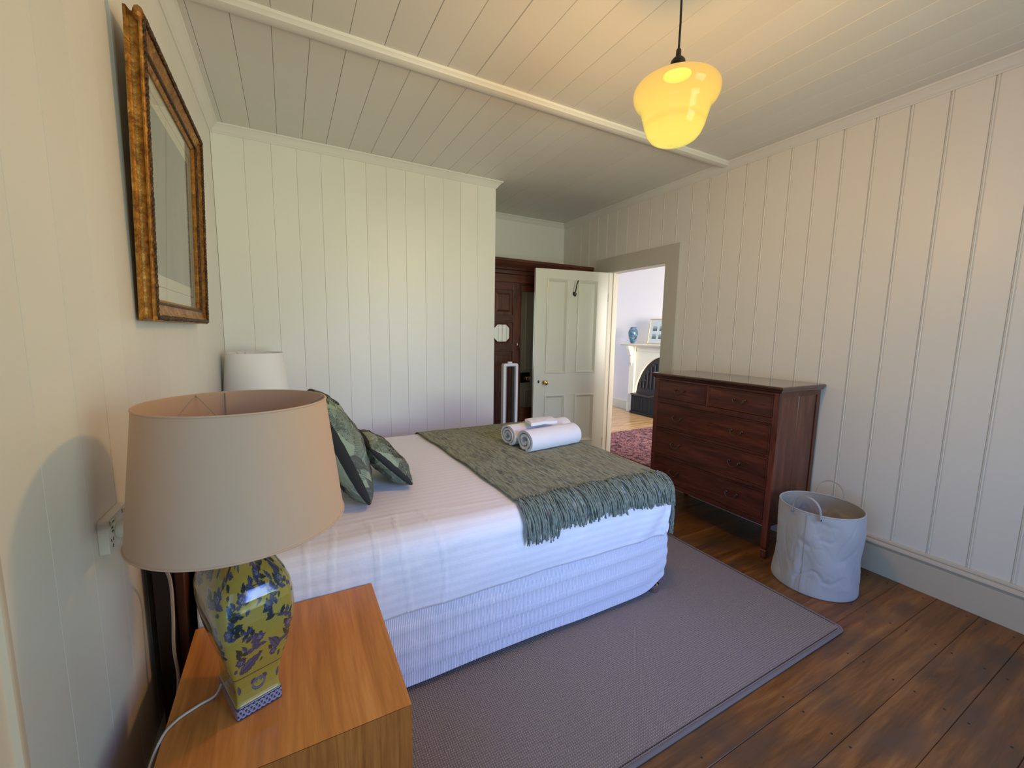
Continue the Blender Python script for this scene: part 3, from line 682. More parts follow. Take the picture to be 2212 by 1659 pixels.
for k in range(7):
    m = MB(); m.box(FX - .083, FX - .0752, YC - .55 + k*.18, YC - .52 + k*.18, .07, .30); m.build('grate_rib', M['black'], gr, bevel=.003)
for (q, z) in ((.40, .60), (.33, .76), (.22, .88)):
    m = MB(); m.lathe([(.001, -.02), (.016, -.012), (.02, 0), (.016, .012), (.001, .02)], lambda a, b, h: (FX + .018 + a*.6, YC + q + b, z + h), 10); m.build('cast_ornament', M['iron'], fp, smooth=40)
# vase and framed prints on the shelf
vx, vy, vz = 5.36, 5.44, 1.238
m = MB(); m.lathe([(.035, 0), (.042, .008), (.052, .04), (.072, .10), (.086, .16), (.088, .20), (.080, .235), (.062, .262), (.050, .275), (.050, .285), (.058, .292), (.050, .290), (.042, .270), (.001, .26)], lambda a, b, h: (vx + a*.95, vy + b*.95, vz + h*.97), 36)
tag(m.build('ceramic_vase', M['bluevase'], origin=(vx, vy, vz), smooth=50), 'mottled blue ceramic vase on the mantelpiece shelf', 'vase')
fr = thing('framed_prints', 'gilt framed mount of small landscape prints leaning on the mantelpiece shelf', 'framed picture', (5.42, 4.86, 1.238))
Fp = lambda u, v, d: (5.39 - d + (v - 1.238)*.14, u, v)
m = MB(); m.ring(Fp, 4.59, 5.125, 1.240, 1.66, [(0, 0), (0, .018), (.014, .018), (.016, .010), (.016, 0)]); m.build('frame', M['goldthin'], fr)
m = MB(); m.box(4.605, 5.11, 1.255, 1.645, .002, .006, Fp); m.build('mount', M['matwhite'], fr)
for (u, v) in ((5.00, 1.50), (5.00, 1.37), (4.86, 1.50), (4.86, 1.37), (4.72, 1.50), (4.72, 1.37)):
    m = MB(); m.box(u - .045, u + .045, v - .042, v + .042, .0062, .0075, Fp); m.build('print', M['smallprint'], fr)
m = MB(); m.box(4.606, 5.109, 1.256, 1.644, .0105, .0115, Fp); m.build('glass', M['glass'], fr)

# ================================================================== WARDROBE
wd = thing('wardrobe', 'dark red mahogany wardrobe with a long mirror and small octagonal mirror', 'wardrobe', (2.39, 4.05, 0))
WY_ = 3.80
Fw2 = lambda x, z, d: (x, WY_ - d, z)
def wp(name, mb, mat, parent=None, **k): return mb.build(name, M[mat], parent or wd, **k)
m = MB(); m.box(1.735, 3.035, WY_ + .001, 4.33, .0, 1.99); wp('carcass', m, 'wardz')
m = MB(); m.prism([(0, 1.98), (.010, 1.99), (.012, 2.02), (.025, 2.03), (.030, 2.055), (.050, 2.085), (.055, 2.10), (.062, 2.105), (.062, 2.130), (-.53, 2.130), (-.53, 1.991), (-.01, 1.991)], lambda a, b, t: (t, WY_ - a, b), 1.715, 3.045); wp('cornice', m, 'wardx', smooth=25)
m = MB(); m.box(1.735, 3.035, 1.905, 1.979, 0, .010, Fw2); wp('frieze', m, 'wardx', bevel=.001)
m = MB(); m.box(1.735, 3.035, .0, .32, 0, .020, Fw2); dr = wp('drawer', m, 'wardx', bevel=.003)
for xx in (2.0, 2.77):
    m = MB(); m.tube([Fw2(xx - .05, .2, .021), Fw2(xx - .045, .17, .035), Fw2(xx, .16, .04), Fw2(xx + .045, .17, .035), Fw2(xx + .05, .2, .021)], .004, 8); m.build('handle', M['handle'], dr, smooth=50)
RP = [(0, 0), (.0, .006), (.006, .010), (.012, .004), (.016, .0015)]
def wdoor(x0, x1, hx):
    m = MB(); sw = .085
    m.box(x0, x0 + sw, .325, 1.90, 0.001, .022, Fw2)
    dd = wp('door', m, 'wardz', bevel=.0015)
    m = MB(); m.box(x1 - sw, x1, .325, 1.90, .001, .022, Fw2); wp('stile', m, 'wardz', dd, bevel=.0015)
    for (z0, z1) in ((1.825, 1.90), (1.50, 1.575), (1.205, 1.285), (.325, .44)):
        m = MB(); m.box(x0 + sw + .0004, x1 - sw - .0004, z0, z1, .001, .0218, Fw2); wp('rail', m, 'wardx', dd, bevel=.0015)
    for (z0, z1) in ((1.5754, 1.8246), (.4404, 1.2046)):
        m = MB(); m.box(x0 + sw + .0004, x1 - sw - .0004, z0, z1, .001, .008, Fw2)
        m.ring(Fw2, x0 + sw + .03, x1 - sw - .03, z0 + .03, z1 - .03, [(0, .0078), (.020, .0165), (.020, .0170)], closed=False)
        m.box(x0 + sw + .05, x1 - sw - .05, z0 + .05, z1 - .05, .012, .0171, Fw2)
        wp('panel', m, 'wardz', dd)
    m = MB(); m.box(x0 + sw + .0004, x1 - sw - .0004, 1.2854, 1.4996, .001, .010, Fw2); wp('panel', m, 'wardz', dd)
    cxm, czm = (x0 + x1)/2 - .014, 1.390
    hw, hh, ch = .091, .092, .036
    oc = lambda k: [(cxm - hw*k + ch, czm - hh*k), (cxm + hw*k - ch, czm - hh*k), (cxm + hw*k, czm - hh*k + ch), (cxm + hw*k, czm + hh*k - ch), (cxm + hw*k - ch, czm + hh*k), (cxm - hw*k + ch, czm + hh*k), (cxm - hw*k, czm + hh*k - ch), (cxm - hw*k, czm - hh*k + ch)]
    m = MB(); rr = [(1.06, .0102), (1.06, .020), (1.0, .024), (.95, .018), (.93, .0102)]
    m.grid(lambda i, j: Fw2(oc(rr[i][0])[j][0], oc(rr[i][0])[j][1], rr[i][1]), 5, 8, cv=True); wp('octagonal_moulding', m, 'wardz', dd)
    m = MB(); vs = [Fw2(a, b, .012) for a, b in oc(.95)] + [Fw2(a, b, .0165) for a, b in oc(.93)] 
    m.add(vs, [tuple(range(8, 16)), tuple(range(8))] + [(k, (k+1) % 8, 8 + (k+1) % 8, 8 + k) for k in range(8)]); wp('octagonal_mirror', m, 'mirror', dd)
    m = MB(); m.tube([Fw2(hx, 1.30, .024), Fw2(hx, 1.29, .036), Fw2(hx + .004, 1.26, .040), Fw2(hx + .008, 1.22, .036), Fw2(hx + .012, 1.20, .030)], [.004, .006, .005, .007, .003], 8)
    m.lathe([(.014, 0), (.013, .003), (.004, .006), (.0001, .007)], lambda a, b, h: Fw2(hx + a, 1.275 + b*2.0, .0221 + h), 16); wp('handle', m, 'handle', dd, smooth=50)
wdoor(1.745, 2.135, 2.112)
wdoor(2.645, 3.030, 2.672)
m = MB(); m.ring(Fw2, 2.137, 2.643, .325, 1.90, [(0, .001), (0, .022), (.010, .022), (.014, .006), (.014, .001)]); mf = wp('mirror_frame', m, 'wardz')
m = MB(); m.box(2.151, 2.629, .60, 1.818, .004, .009, Fw2); m.build('mirror', M['mirror'], mf)
for (z0, z1) in ((1.8185, 1.886), (.34, .5995)):
    m = MB(); m.box(2.1512, 2.6288, z0, z1, .001, .018, Fw2); m.build('mirror_rail', M['wardx'], mf, bevel=.0015)

# ================================================================== RUG
RX0, RX1, RY0, RY1, RT = -0.30, 2.305, 0.832, 2.62, 0.012
def rr_outline(x0, x1, y0, y1, r, n=8):
    out = []
    for cx, cy, a0_ in ((x1 - r, y0 + r, -PI/2), (x1 - r, y1 - r, 0), (x0 + r, y1 - r, PI/2), (x0 + r, y0 + r, PI)):
        for i in range(n + 1):
            a = a0_ + PI/2*i/n; out.append((cx + r*math.cos(a), cy + r*math.sin(a)))
    return out
rug = thing('floor_rug', 'large taupe woven rug under the bed, edges bound', 'rug', (1.3, 1.6, 0))
m = MB(); ol = rr_outline(RX0 + .014, RX1 - .014, RY0 + .014, RY1 - .014, .025)
m.prism(ol, lambda a, b, t: (a, b, t), 0.0005, RT - .001); m.build('weave', M['rug'], rug)
m = MB(); o1 = rr_outline(RX0 + .009, RX1 - .009, RY0 + .009, RY1 - .009, .032); L1 = []
m.grid(lambda i, j: (o1[i][0] + 0*j, o1[i][1], 0), 1, 1) if False else None
nn = len(o1); cxm, cym = (RX0 + RX1)/2, (RY0 + RY1)/2
def bpt(i, j):
    x, y_ = o1[i]; a = 2*PI*j/10
    n_ = Vector((x - min(max(x, RX0 + .05), RX1 - .05), y_ - min(max(y_, RY0 + .05), RY1 - .05))); n_ = n_.normalized() if n_.length > 1e-6 else Vector((0, 1))
    return (x + n_.x*math.cos(a)*.009, y_ + n_.y*math.cos(a)*.009, .0068 + math.sin(a)*.0063)
m.grid(bpt, nn, 10, cu=True, cv=True); m.build('binding', M['binding'], rug, smooth=60)
m = MB()
def stitch(p, q, step=.011):
    L = (Vector(q) - Vector(p)).length; k = int(L/step); d = (Vector(q) - Vector(p))/k
    for i in range(k):
        c = Vector(p) + d*(i + .5); m.box(c.x - abs(d.x)*.27 - .0012, c.x + abs(d.x)*.27 + .0012, c.y - abs(d.y)*.27 - .0012, c.y + abs(d.y)*.27 + .0012, RT - .0012, RT + .0010)
stitch((.25, RY0 + .021), (RX1 - .04, RY0 + .021)); stitch((RX1 - .021, RY0 + .04), (RX1 - .021, RY1 - .04))
tag(m.build('edge_stitching', M['dark'], rug), kind='stuff')

# ================================================================== BED
BX0, BX1, BY0, BY1 = -0.275, 1.775, 1.435, 2.965
bed = thing('bed', 'low bed base with ribbed white valance and dark headboard', 'bed', (0.75, 2.2, 0))
m = MB(); m.box(XL + .022, BX0 - .045, BY0 - .015, BY1 + .015, .012, .92); hb = m.build('headboard', M['darkwood'], bed, bevel=.004)
m = MB(); m.box(BX0 - .044, BX0 - .020, BY0 + .0, BY0 + .06, .012, .90); m.build('headboard_post', M['wardz'], bed, bevel=.003)
def legs():
    for (x, y_) in ((1.70, 1.475), (1.70, 2.90), (-.15, 1.50), (-.15, 2.90)):
        m = MB(); m.lathe([(.026, RT), (.028, RT + .006), (.028, RT + .044), (.020, RT + .048), (.014, RT + .052), (.014, .11)], lambda a, b, h: (x + a, y_ + b, h), 20); m.build('leg', M['chrome'], bed, smooth=30)
legs()
# valance: ribbed skirt round a rounded box
def rrp(u, x0, x1, y0, y1, r):
    """point and normal of a rounded rectangle open at the head end; u in metres from near-head to far-head"""
    Lx = x1 - r - x0; A = PI/2*r; Ly = (y1 - r) - (y0 + r)
    if u < Lx: return (x0 + u, y0), (0, -1)
    u -= Lx
    if u < A: a = -PI/2 + u/r; return (x1 - r + r*math.cos(a), y0 + r + r*math.sin(a)), (math.cos(a), math.sin(a))
    u -= A
    if u < Ly: return (x1, y0 + r + u), (1, 0)
    u -= Ly
    if u < A: a = u/r; return (x1 - r + r*math.cos(a), y1 - r + r*math.sin(a)), (math.cos(a), math.sin(a))
    u -= A
    return (x1 - r - min(u, Lx), y1), (0, 1)
SR = .045
SU = 2*(BX1 - SR - BX0) + PI*SR + (BY1 - BY0 - 2*SR)
nu, nv = 420, 26; m = MB(); uv = []
uc = (BX1 - SR - BX0) + PI*SR/4
for i in range(nu):
    u = SU*i/(nu - 1); (x, y_), (nx, ny) = rrp(u, BX0, BX1 - .004, BY0 + .012, BY1 - .012, SR)
    dc = abs(u - uc); zb = .040 + .062*math.exp(-(dc/.10)**2) + .004*math.sin(u*7)
    for j in range(nv):
        v = j/(nv - 1); z = zb + (.372 - zb)*v
        bul = .010*math.sin(PI*v) + .0022*math.cos(v*2*PI*4) + .004*mnoise.noise(Vector((u*3, v*2, 1)))
        if v > .96: bul -= .02*(v - .96)/.04
        m.v.append((x + nx*bul, y_ + ny*bul, z)); uv.append((u, z))
for i in range(nu - 1):
    for j in range(nv - 1): m.f.append((i*nv + j, (i+1)*nv + j, (i+1)*nv + j + 1, i*nv + j + 1))
m.uv = uv; sk = m.build('valance', M['skirt'], bed, smooth=180, recalc=True)
m = MB(); m.box(BX0 + .01, BX1 - .022, BY0 + .022, BY1 - .022, .115, .366); m.build('base', M['pillow'], bed, bevel=.02)
mt = MB(); mt.box(BX0 + .01, BX1 - .035, BY0 + .028, BY1 - .028, .368, .62)
tag(mt.build('mattress', M['mattress'], origin=(0.75, 2.2, .37), bevel=.03), 'mattress showing as a thin grey-beige line under the white cover', 'mattress')

# draped map over the mattress block
def drape(x, y_, ex, ey0, ey1, ztop, r, bulge=.0):
    cx = ex - r; fx = max(0.0, x - cx); fy = 0.0; sy = 0
    if y_ < ey0 + r: fy = ey0 + r - y_; sy = -1; by = ey0 + r
    elif y_ > ey1 - r: fy = y_ - (ey1 - r); sy = 1; by = ey1 - r
    else: by = y_
    bx = cx if fx > 0 else x
    if fx == 0 and fy == 0: return Vector((x, y_, ztop)), Vector((0, 0, 1)), 0.0
    D_ = max(fx, fy); hyp = math.hypot(fx, fy); dx, dy = fx/hyp, sy*fy/hyp
    a = min(D_/r, PI/2); h = r*math.sin(a); v = r*(1 - math.cos(a)) + max(0, D_ - r*PI/2)
    nn_ = Vector((dx*math.sin(a), dy*math.sin(a), math.cos(a)))
    return Vector((bx + dx*h, by + dy*h, ztop - v)), nn_, v
ZT = .655; QR = .075; QX = 1.765; QY0, QY1 = 1.437, 2.962
HEM = QR*PI/2 + (.308 - QR)
xs_ = np.arange(BX0 + .005, QX - QR + HEM + .001, .006); ys_ = np.arange(QY0 + QR - HEM, QY1 - QR + HEM + .001, .0105)
creases = [(0.02, .0), (.10, .01), (.235, -.012), (.345, .016), (.475, .02), (1.045, 0.0)]
m = MB(); uv = []
def crease_h(x, y_, v):
    h = 0.0
    s = (QY0 + .25 - y_)
    if s > 0:
        for k, (xc, wob) in enumerate(creases):
            xx = xc + wob*math.sin(s*9 + k) - .10*max(0, .22 - s)*(1 if k in (4,) else 0) + .05*max(0.0, .25 - s)
            d = abs(x - xx)
            if d < .03:
                amp = .0028 if k != 5 else .0015
                h += amp*(math.exp(-((d - .005)/.0032)**2))*min(1, s*8)
    d = abs(y_ - (1.592 + .02*math.sin(x*5)))
    if d < .03 and .05 < x < .8: h += .0022*math.exp(-(d/.008)**2)
    return h
for x in xs_:
    for y_ in ys_:
        x, y_ = float(x), float(y_)
        p, n_, v = drape(x, y_, QX, QY0, QY1, ZT, QR)
        side = min(1.0, v/.06)
        e = .004*mnoise.noise(Vector((x*2.3, y_*2.3, 0))) + .0016*mnoise.noise(Vector((x*9, y_*9, 3)))
        # soft diagonal pulls on the side and belly of the mattress
        e += side*(.014*math.sin(PI*min(1, v/.31)) + .007*mnoise.noise(Vector((x*5 + v*6, v*7, 5))) + .0022*mnoise.noise(Vector((x*16 + v*18, v*11, 9))))
        if x < .55: e += side*.0005*math.sin(x*95 + 14*v + 2*math.sin(v*22))*max(0, min(1, (.55 - x)*4))*math.sin(PI*min(1, v/.31))
        if x > 1.45 and y_ < 1.6: e += side*.010*math.sin((x + v*.8)*26)*min(1, (x - 1.45)*4)*min(1, v/.2)
        e += crease_h(x, y_, v)
        crown = .012*max(0, 1 - ((y_ - 2.2)/.75)**2)
        p = p + n_*e + Vector((0, 0, crown if v == 0 else crown))
        if v > .27: p.z += .010*mnoise.noise(Vector((x*2.5, 0, 7))) * (v - .27)/.04
        m.v.append(tuple(p)); uv.append((x, y_))
nx_, ny_ = len(xs_), len(ys_)
for i in range(nx_ - 1):
    for j in range(ny_ - 1): m.f.append((i*ny_ + j, (i+1)*ny_ + j, (i+1)*ny_ + j + 1, i*ny_ + j + 1))
m.uv = uv
q = m.build('quilt_cover', M['sheet'], origin=(.75, 2.2, .65), smooth=180)
sq = q.modifiers.new('thickness', 'SOLIDIFY'); sq.thickness = .009; sq.offset = -1
tag(q, 'white satin-striped quilt cover spread over the bed', 'quilt')

# ================================================================== THROW WITH FRINGE
th = thing('throw_blanket', 'sage green woven throw with fringe across the foot of the bed', 'blanket', (1.3, 2.2, .66))
TZ = ZT + .008; TQX, TY0, TY1, TR = QX + .008, QY0 - .008, QY1 + .008, QR + .008
def tedge(x):     # near edge of the throw, on the flattened quilt
    return 1.515 + .020*math.sin((x - .85)*3.4) + .006*math.sin(x*31) if x < 1.62 else 1.515 + .020*math.sin((1.62 - .85)*3.4) - .10*(x - 1.62)
TX0 = .845
def tpos(x, y_, off=0.0):
    p, n_, v = drape(x, y_, TQX, TY0, TY1, TZ, TR)
    crown = .012*max(0, 1 - ((y_ - 2.2)/.75)**2)
    wv = .0030*mnoise.noise(Vector((x*5, y_*5, 2))) + .0016*math.sin(x*40 + 2*math.sin(y_*5))
    side = min(1.0, v/.06)
    return p + n_*(off + max(-.001, wv) + side*(.016*math.sin(PI*min(1, v/.31)) + .006)) + Vector((0, 0, crown))
nxt, nyt = 120, 190; m = MB()
XT1 = TQX - TR + TR*PI/2 + .12
def tp(i, j):
    a, b = i/(nxt - 1), j/(nyt - 1); yn = tedge(TX0 + a*(XT1 - TX0)); y_ = yn + b*(3.04 - yn)
    xl = TX0 - .055*b + .004*math.sin(b*23); x = xl + a*(XT1 - xl)
    return tuple(tpos(x, y_, .002))
m.grid(tp, nxt, nyt); o = m.build('weave', M['throw'], th, smooth=180)
sol = o.modifiers.new('thick', 'SOLIDIFY'); sol.thickness = .005; sol.offset = 1
# fringe: twisted strands, knotted in bunches
m = MB(); kn = MB()
nb = 66
for b in range(nb):
    xb_ = TX0 + .004 + (XT1 - TX0 - .008)*(b + random.uniform(.3, .7))/nb
    yb = tedge(xb_)
    kp = tpos(xb_, yb - .004, .009)
    kn.lathe([(.0001, -.007), (.005, -.005), (.0065, 0), (.005, .005), (.0001, .007)], lambda a_, c_, h: (kp.x + a_, kp.y + h, kp.z + c_), 8)
    for k in range(5):
        L = random.uniform(.150, .185)*(1.0 if xb_ > 1.0 else 1.12)
        sx = random.uniform(-.020, .020); ph = random.uniform(0, 6); lay = .004 + .010*random.random(); cur = random.uniform(-.010, .010)
        pts = []; rad = []
        for t in range(15):
            f = t/14; s = f*L
            xx = xb_ + sx*min(1, f*2.5) + .0035*math.sin(f*7 + ph) + cur*f*f
            p = tpos(xx, yb - .006 - s, lay + .003*math.sin(f*9 + ph))
            if xb_ > TQX - TR + .05:      # strands off the turned-down foot edge fall straight down
                p0 = tpos(xb_, yb - .006, lay); p = p0 + Vector((.004*math.sin(f*7 + ph) + .02*f*sx/.02*.3, -.03*min(1, f*3) - .002*k, -s*.92))
            pts.append(p); rad.append(.0034 + .0008*math.sin(t*2.9 + ph))
        rad[0] = .0015; m.tube(pts, rad, 5)
tag(m.build('fringe', M['fringe'], th, smooth=180), kind='stuff')
tag(kn.build('fringe_knots', M['fringe'], th, smooth=180), kind='stuff')

# ================================================================== PRINT RASTERS (procedural, written to vertex colours)
def leaf(img, cx, cy, ang, L, Wd, kind, cols):
    H, Wp, _ = img.shape; R = int(L) + 2
    x0, x1 = max(0, int(cx - R)), min(Wp, int(cx + R)); y0, y1 = max(0, int(cy - R)), min(H, int(cy + R))
    if x1 <= x0 or y1 <= y0: return
    X, Y = np.meshgrid(np.arange(x0, x1) - cx, np.arange(y0, y1) - cy)
    c, s = math.cos(ang), math.sin(ang); u = (X*c + Y*s)/L; v = (-X*s + Y*c)/Wd
    v = v - .35*(u - .5)**2 + .09
    uu = np.clip(u, 0, 1); prof = np.sin(PI*uu**.75)
    ins = (u > 0) & (u < 1) & (np.abs(v) < prof)
    sub = img[y0:y1, x0:x1]
    if kind == 'broad':
        rib = np.mod(u*11 - np.abs(v)*1.6, 1.0); shade = .72 + .5*rib
        col = np.array(cols[0])[None, None]*shade[..., None]
        col = np.where((np.abs(v) < .06)[..., None], np.array(cols[1]), col)
        col = np.where((np.abs(np.abs(v) - prof) < .10)[..., None], np.array(cols[2]), col)
    elif kind == 'fern':
        fr_ = np.mod(u*26 - np.abs(v)*3.2, 1.0); ins &= (fr_ < .62) | (np.abs(v) < .05)
        col = np.array(cols[0])[None, None]*(.75 + .5*(1 - np.abs(v)))[..., None]
        col = np.where((np.abs(v) < .05)[..., None], np.array(cols[1]), col)
    elif kind == 'fan':
        a = np.arctan2(v, u + .02); fr_ = np.mod(a*7.5, 1.0); ins &= fr_ < .68
        col = np.array(cols[0])[None, None]*(.7 + .6*fr_)[..., None]
    else:
        e = 1 + .22*np.sin(u*38); ins &= np.abs(v) < prof*e
        col = np.array(cols[0])[None, None]*(.75 + .55*np.clip(v*.5 + .5, 0, 1))[..., None]
        col = np.where((np.abs(v) > prof*e*.78)[..., None], np.array(cols[2]), col)
        col = np.where((np.abs(v) < .07)[..., None], np.array(cols[2]), col)
    sub[ins] = col[ins]
def palm_print(seed, n=560):
    r = np.random.default_rng(seed); img = np.empty((n, n, 3)); img[:] = (.27, .34, .245)
    G1, G2, DK = (.055, .066, .058), (.13, .15, .125), (.008, .011, .012)
    TL = (.14, .20, .165)
    for rnd in range(70):
        cx, cy = r.uniform(-40, n + 40), r.uniform(-40, n + 40); a = r.uniform(0, 2*PI); k = r.integers(0, 5)
        if k == 0: leaf(img, cx, cy, a, r.uniform(130, 210), r.uniform(26, 44), 'broad', (G1, (.22, .25, .2), DK))
        elif k == 1:
            for q in range(6): leaf(img, cx, cy, a + (q - 2.5)*.33, r.uniform(90, 140), r.uniform(13, 19), 'broad', ((.085, .10, .088), (.15, .17, .14), (.03, .04, .035)))
        elif k == 2: leaf(img, cx, cy, a, r.uniform(150, 230), r.uniform(38, 56), 'fern', (TL, (.30, .38, .31), DK))
        elif k == 3: leaf(img, cx, cy, a, r.uniform(90, 130), r.uniform(50, 70), 'fan', (DK, DK, DK))
        else: leaf(img, cx, cy, a, r.uniform(120, 200), r.uniform(34, 52), 'fern', ((.10, .125, .10), (.2, .24, .2), DK))
    return img
def cushion(name, label, cat, C, A, B, hw, hh, T, mat, seed=None, band=.0065, n=150, sag=.0, extra=None):
    """pillow form; C centre, A width axis, B height axis"""
    A, B = Vector(A).normalized(), Vector(B).normalized(); Nn = A.cross(B).normalized(); C = Vector(C)
    img = [palm_print(seed), palm_print(seed + 5)] if seed is not None else None
    m = MB(); cols = []
    for side, sg in ((0, 1), (1, -1)):
        base_ = len(m.v)
        for i in range(n):
            for j in range(n):
                u = math.sin((i/(n-1)*2 - 1)*PI/2*.86)/math.sin(PI/2*.86); v = math.sin((j/(n-1)*2 - 1)*PI/2*.86)/math.sin(PI/2*.86)
                t = T*((1 - abs(u)**2.4)*(1 - abs(v)**2.4))**.55
                x = u*hw*(1 - .055*(1 - v*v)*abs(u)**3); y_ = v*hh*(1 - .055*(1 - u*u)*abs(v)**3)
                w_ = .006*mnoise.noise(Vector((u*3, v*3, side*9 + hw*50)))*(1 - abs(u)**6)*(1 - abs(v)**6) + .0035*mnoise.noise(Vector((u*9, v*9, 4 + side)))*max(abs(u), abs(v))*(1 - max(abs(u), abs(v))**8)
                b_ = sag*(1 - u*u)*(v*.5 - .5)**2
                kc = 1 - .075*abs(u*v)**7; x *= kc; y_ *= kc
                p = C + A*x + B*(y_) + Nn*(sg*(t + w_*2) + b_); m.v.append(tuple(p))
                if img is not None:
                    ed = min(hw*(1 - abs(u)), hh*(1 - abs(v)))
                    if ed < band: cols.append((.018, .019, .018))
                    else:
                        im = img[side]; S = im.shape[0]; sc_ = S/.62
                        cols.append(tuple(im[int((v*hh + .31)*sc_) % S, int((u*hw + .31)*sc_) % S]))
        for i in range(n - 1):
            for j in range(n - 1): m.f.append(tuple(base_ + q_ for q_ in (i*n + j, (i+1)*n + j, (i+1)*n + j + 1, i*n + j + 1)))
    # weld the two faces round the seam
    idx = {}
    for i in range(n):
        for j in range(n):
            if i in (0, n-1) or j in (0, n-1): idx[n*n + i*n + j] = i*n + j
    m.f = [tuple(idx.get(k, k) for k in f) for f in m.f]
    if img is not None: m.col = np.array(cols)
    lo = min(v[2] for v in m.v)
    o = m.build(name, mat, origin=(C.x, C.y, lo), smooth=180)
    return tag(o, label, cat)
# white sleeping pillows against the headboard, then the two printed cushions
def lean(cx, cz, ang, z0):  # bottom edge at (cx,z0); returns up-axis
    return Vector((-math.sin(ang), 0, math.cos(ang)))
cushion('pillow', 'white pillow leaning on the headboard, nearest the nightstand', 'pillow', (-.135, 1.86, .87), (0, 1, 0), (-.62, 0, .78), .34, .22, .085, M['pillow'], n=70)
cushion('pillow', 'white pillow leaning on the headboard, furthest from the camera', 'pillow', (-.135, 2.56, .87), (0, 1, 0), (-.62, 0, .78), .34, .22, .085, M['pillow'], n=70)
b1 = Vector((-.40, 0, .917)).normalized()
c1 = Vector((.275, 1.68 + .25, .672)) + b1*.25
cushion('palm_cushion', 'large square palm-leaf cushion with black edging, leaning on the pillows', 'cushion', c1, (0, 1, 0), b1, .25, .25, .095, M['leafprint'], seed=3, n=230)
b2 = Vector((-.69, 0, .724)).normalized()
c2 = Vector((.490, 1.83 + .215, .680)) + b2*.145
cushion('palm_cushion', 'small oblong palm-leaf cushion with black edging in front of the larger one', 'cushion', c2, (0, 1, 0), b2, .215, .145, .062, M['leafprint'], seed=21, n=230)

# ================================================================== TOWELS
def towel_roll(name, label, p0, p1, rx_, rz_, turns, start, thick=.010, flat=0.0):
    """rolled towel: a thick spiral sheet extruded from p0 to p1 (centres of the two ends)"""
    p0, p1 = Vector(p0), Vector(p1); ax = (p1 - p0).normalized(); sd = Vector((-ax.y, ax.x, 0)).normalized(); n = 110; L = (p1 - p0).length
    def sec(f, o_):
        a = start + f*turns*2*PI; k = .22 + .78*f
        x, z = rx_*k*math.cos(a), rz_*k*math.sin(a)
        nrm = Vector((math.cos(a), math.sin(a)))
        z2 = z if z > -rz_*.72 else -rz_*.72 + (z + rz_*.72)*.35
        return x + nrm.x*o_, z2 + nrm.y*o_
    m = MB(); NL = 26
    ring = [sec(i/n, thick*.42) for i in range(n + 1)] + [sec(i/n, -thick*.42) for i in range(n, -1, -1)]
    K = len(ring)
    def P(i, j):
        t = i/(NL - 1); x, z = ring[j]
        rnd_ = .006*(1 if i in (0, NL-1) else 0)
        w_ = .004*mnoise.noise(Vector((t*5, j*.06, rx_*90))); g = 1 + w_*8
        e_ = .006*mnoise.noise(Vector((j*.12, 7.7, i))) if i in (0, NL-1) else 0
        return tuple(p0 + ax*(t*L + e_) + sd*(x*g) + Vector((0, 0, z*g)))
    m.grid(P, NL, K, cv=True); b = 0
    h = n + 1
    for i in range(n): m.f.append((i, i + 1, K - 2 - i, K - 1 - i)); m.f.append(((NL-1)*K + i, (NL-1)*K + K - 1 - i, (NL-1)*K + K - 2 - i, (NL-1)*K + i + 1))
    o = m.build(name, M['towel'], origin=tuple(p0), smooth=60); return tag(o, label, 'towel')
TB = .691
towel_roll('rolled_towel', 'rolled white bath towel at the back of the towel stack on the throw', (1.215, 2.290, TB + .054), (1.70, 2.350, TB + .056), .080, .066, 2.8, -1.9 - 2.8*2*PI, .014)
towel_roll('rolled_towel', 'rolled white bath towel at the front, nearest the fringe', (1.245, 2.128, TB + .052), (1.645, 2.175, TB + .054), .080, .068, 2.2, -1.8 - 2.2*2*PI, .019)
m = MB()
def fc(i, j):
    t, s = i/18, j/30; y_ = 2.165 + .13*t; x = 1.315 + .20*s + .03*t
    return (x, y_, TB + .128 + .006*math.sin(t*PI) + .004*mnoise.noise(Vector((t*4, s*5, 1))) - .006*abs(s - .5))
m.grid(fc, 19, 31); o = m.build('face_cloth', M['towel'], origin=(1.43, 2.22, TB + .11), smooth=180)
s_ = o.modifiers.new('t', 'SOLIDIFY'); s_.thickness = .022; s_.offset = 1
s_ = o.modifiers.new('b', 'BEVEL'); s_.width = .008; s_.segments = 3; s_.angle_limit = math.radians(50)
tag(o, 'small folded white face cloth on top of the rolled towels', 'face cloth')

# ================================================================== CHEST OF DRAWERS
dr_ = thing('chest_of_drawers', 'dark mahogany chest of two short and three long drawers by the right wall', 'chest of drawers', (2.82, 1.87, 0))
CX0, CX1, CY0, CY1 = 2.585, 3.045, 1.388, 2.352
Fd = lambda y_, z, d: (CX0 - d, y_, z)
def cp(name, mb, mat, parent=None, **k): return mb.build(name, M[mat], parent or dr_, **k)
m = MB(); ol = lambda o_: [(CX0 - o_, CY0 - o_), (CX1 + .008, CY0 - o_), (CX1 + .008, CY1 + o_), (CX0 - o_, CY1 + o_)]
pr = [(.006, 1.062), (.012, 1.068), (.014, 1.076), (.022, 1.082), (.024, 1.090), (.020, 1.097), (.014, 1.100)]
m.grid(lambda i, j: (*ol(pr[i][0])[j], pr[i][1]), len(pr), 4, cv=True); m.f += [(0, 1, 2, 3)[::-1], tuple((len(pr)-1)*4 + k for k in range(4))]; cp('top', m, 'maht')
LW = .036
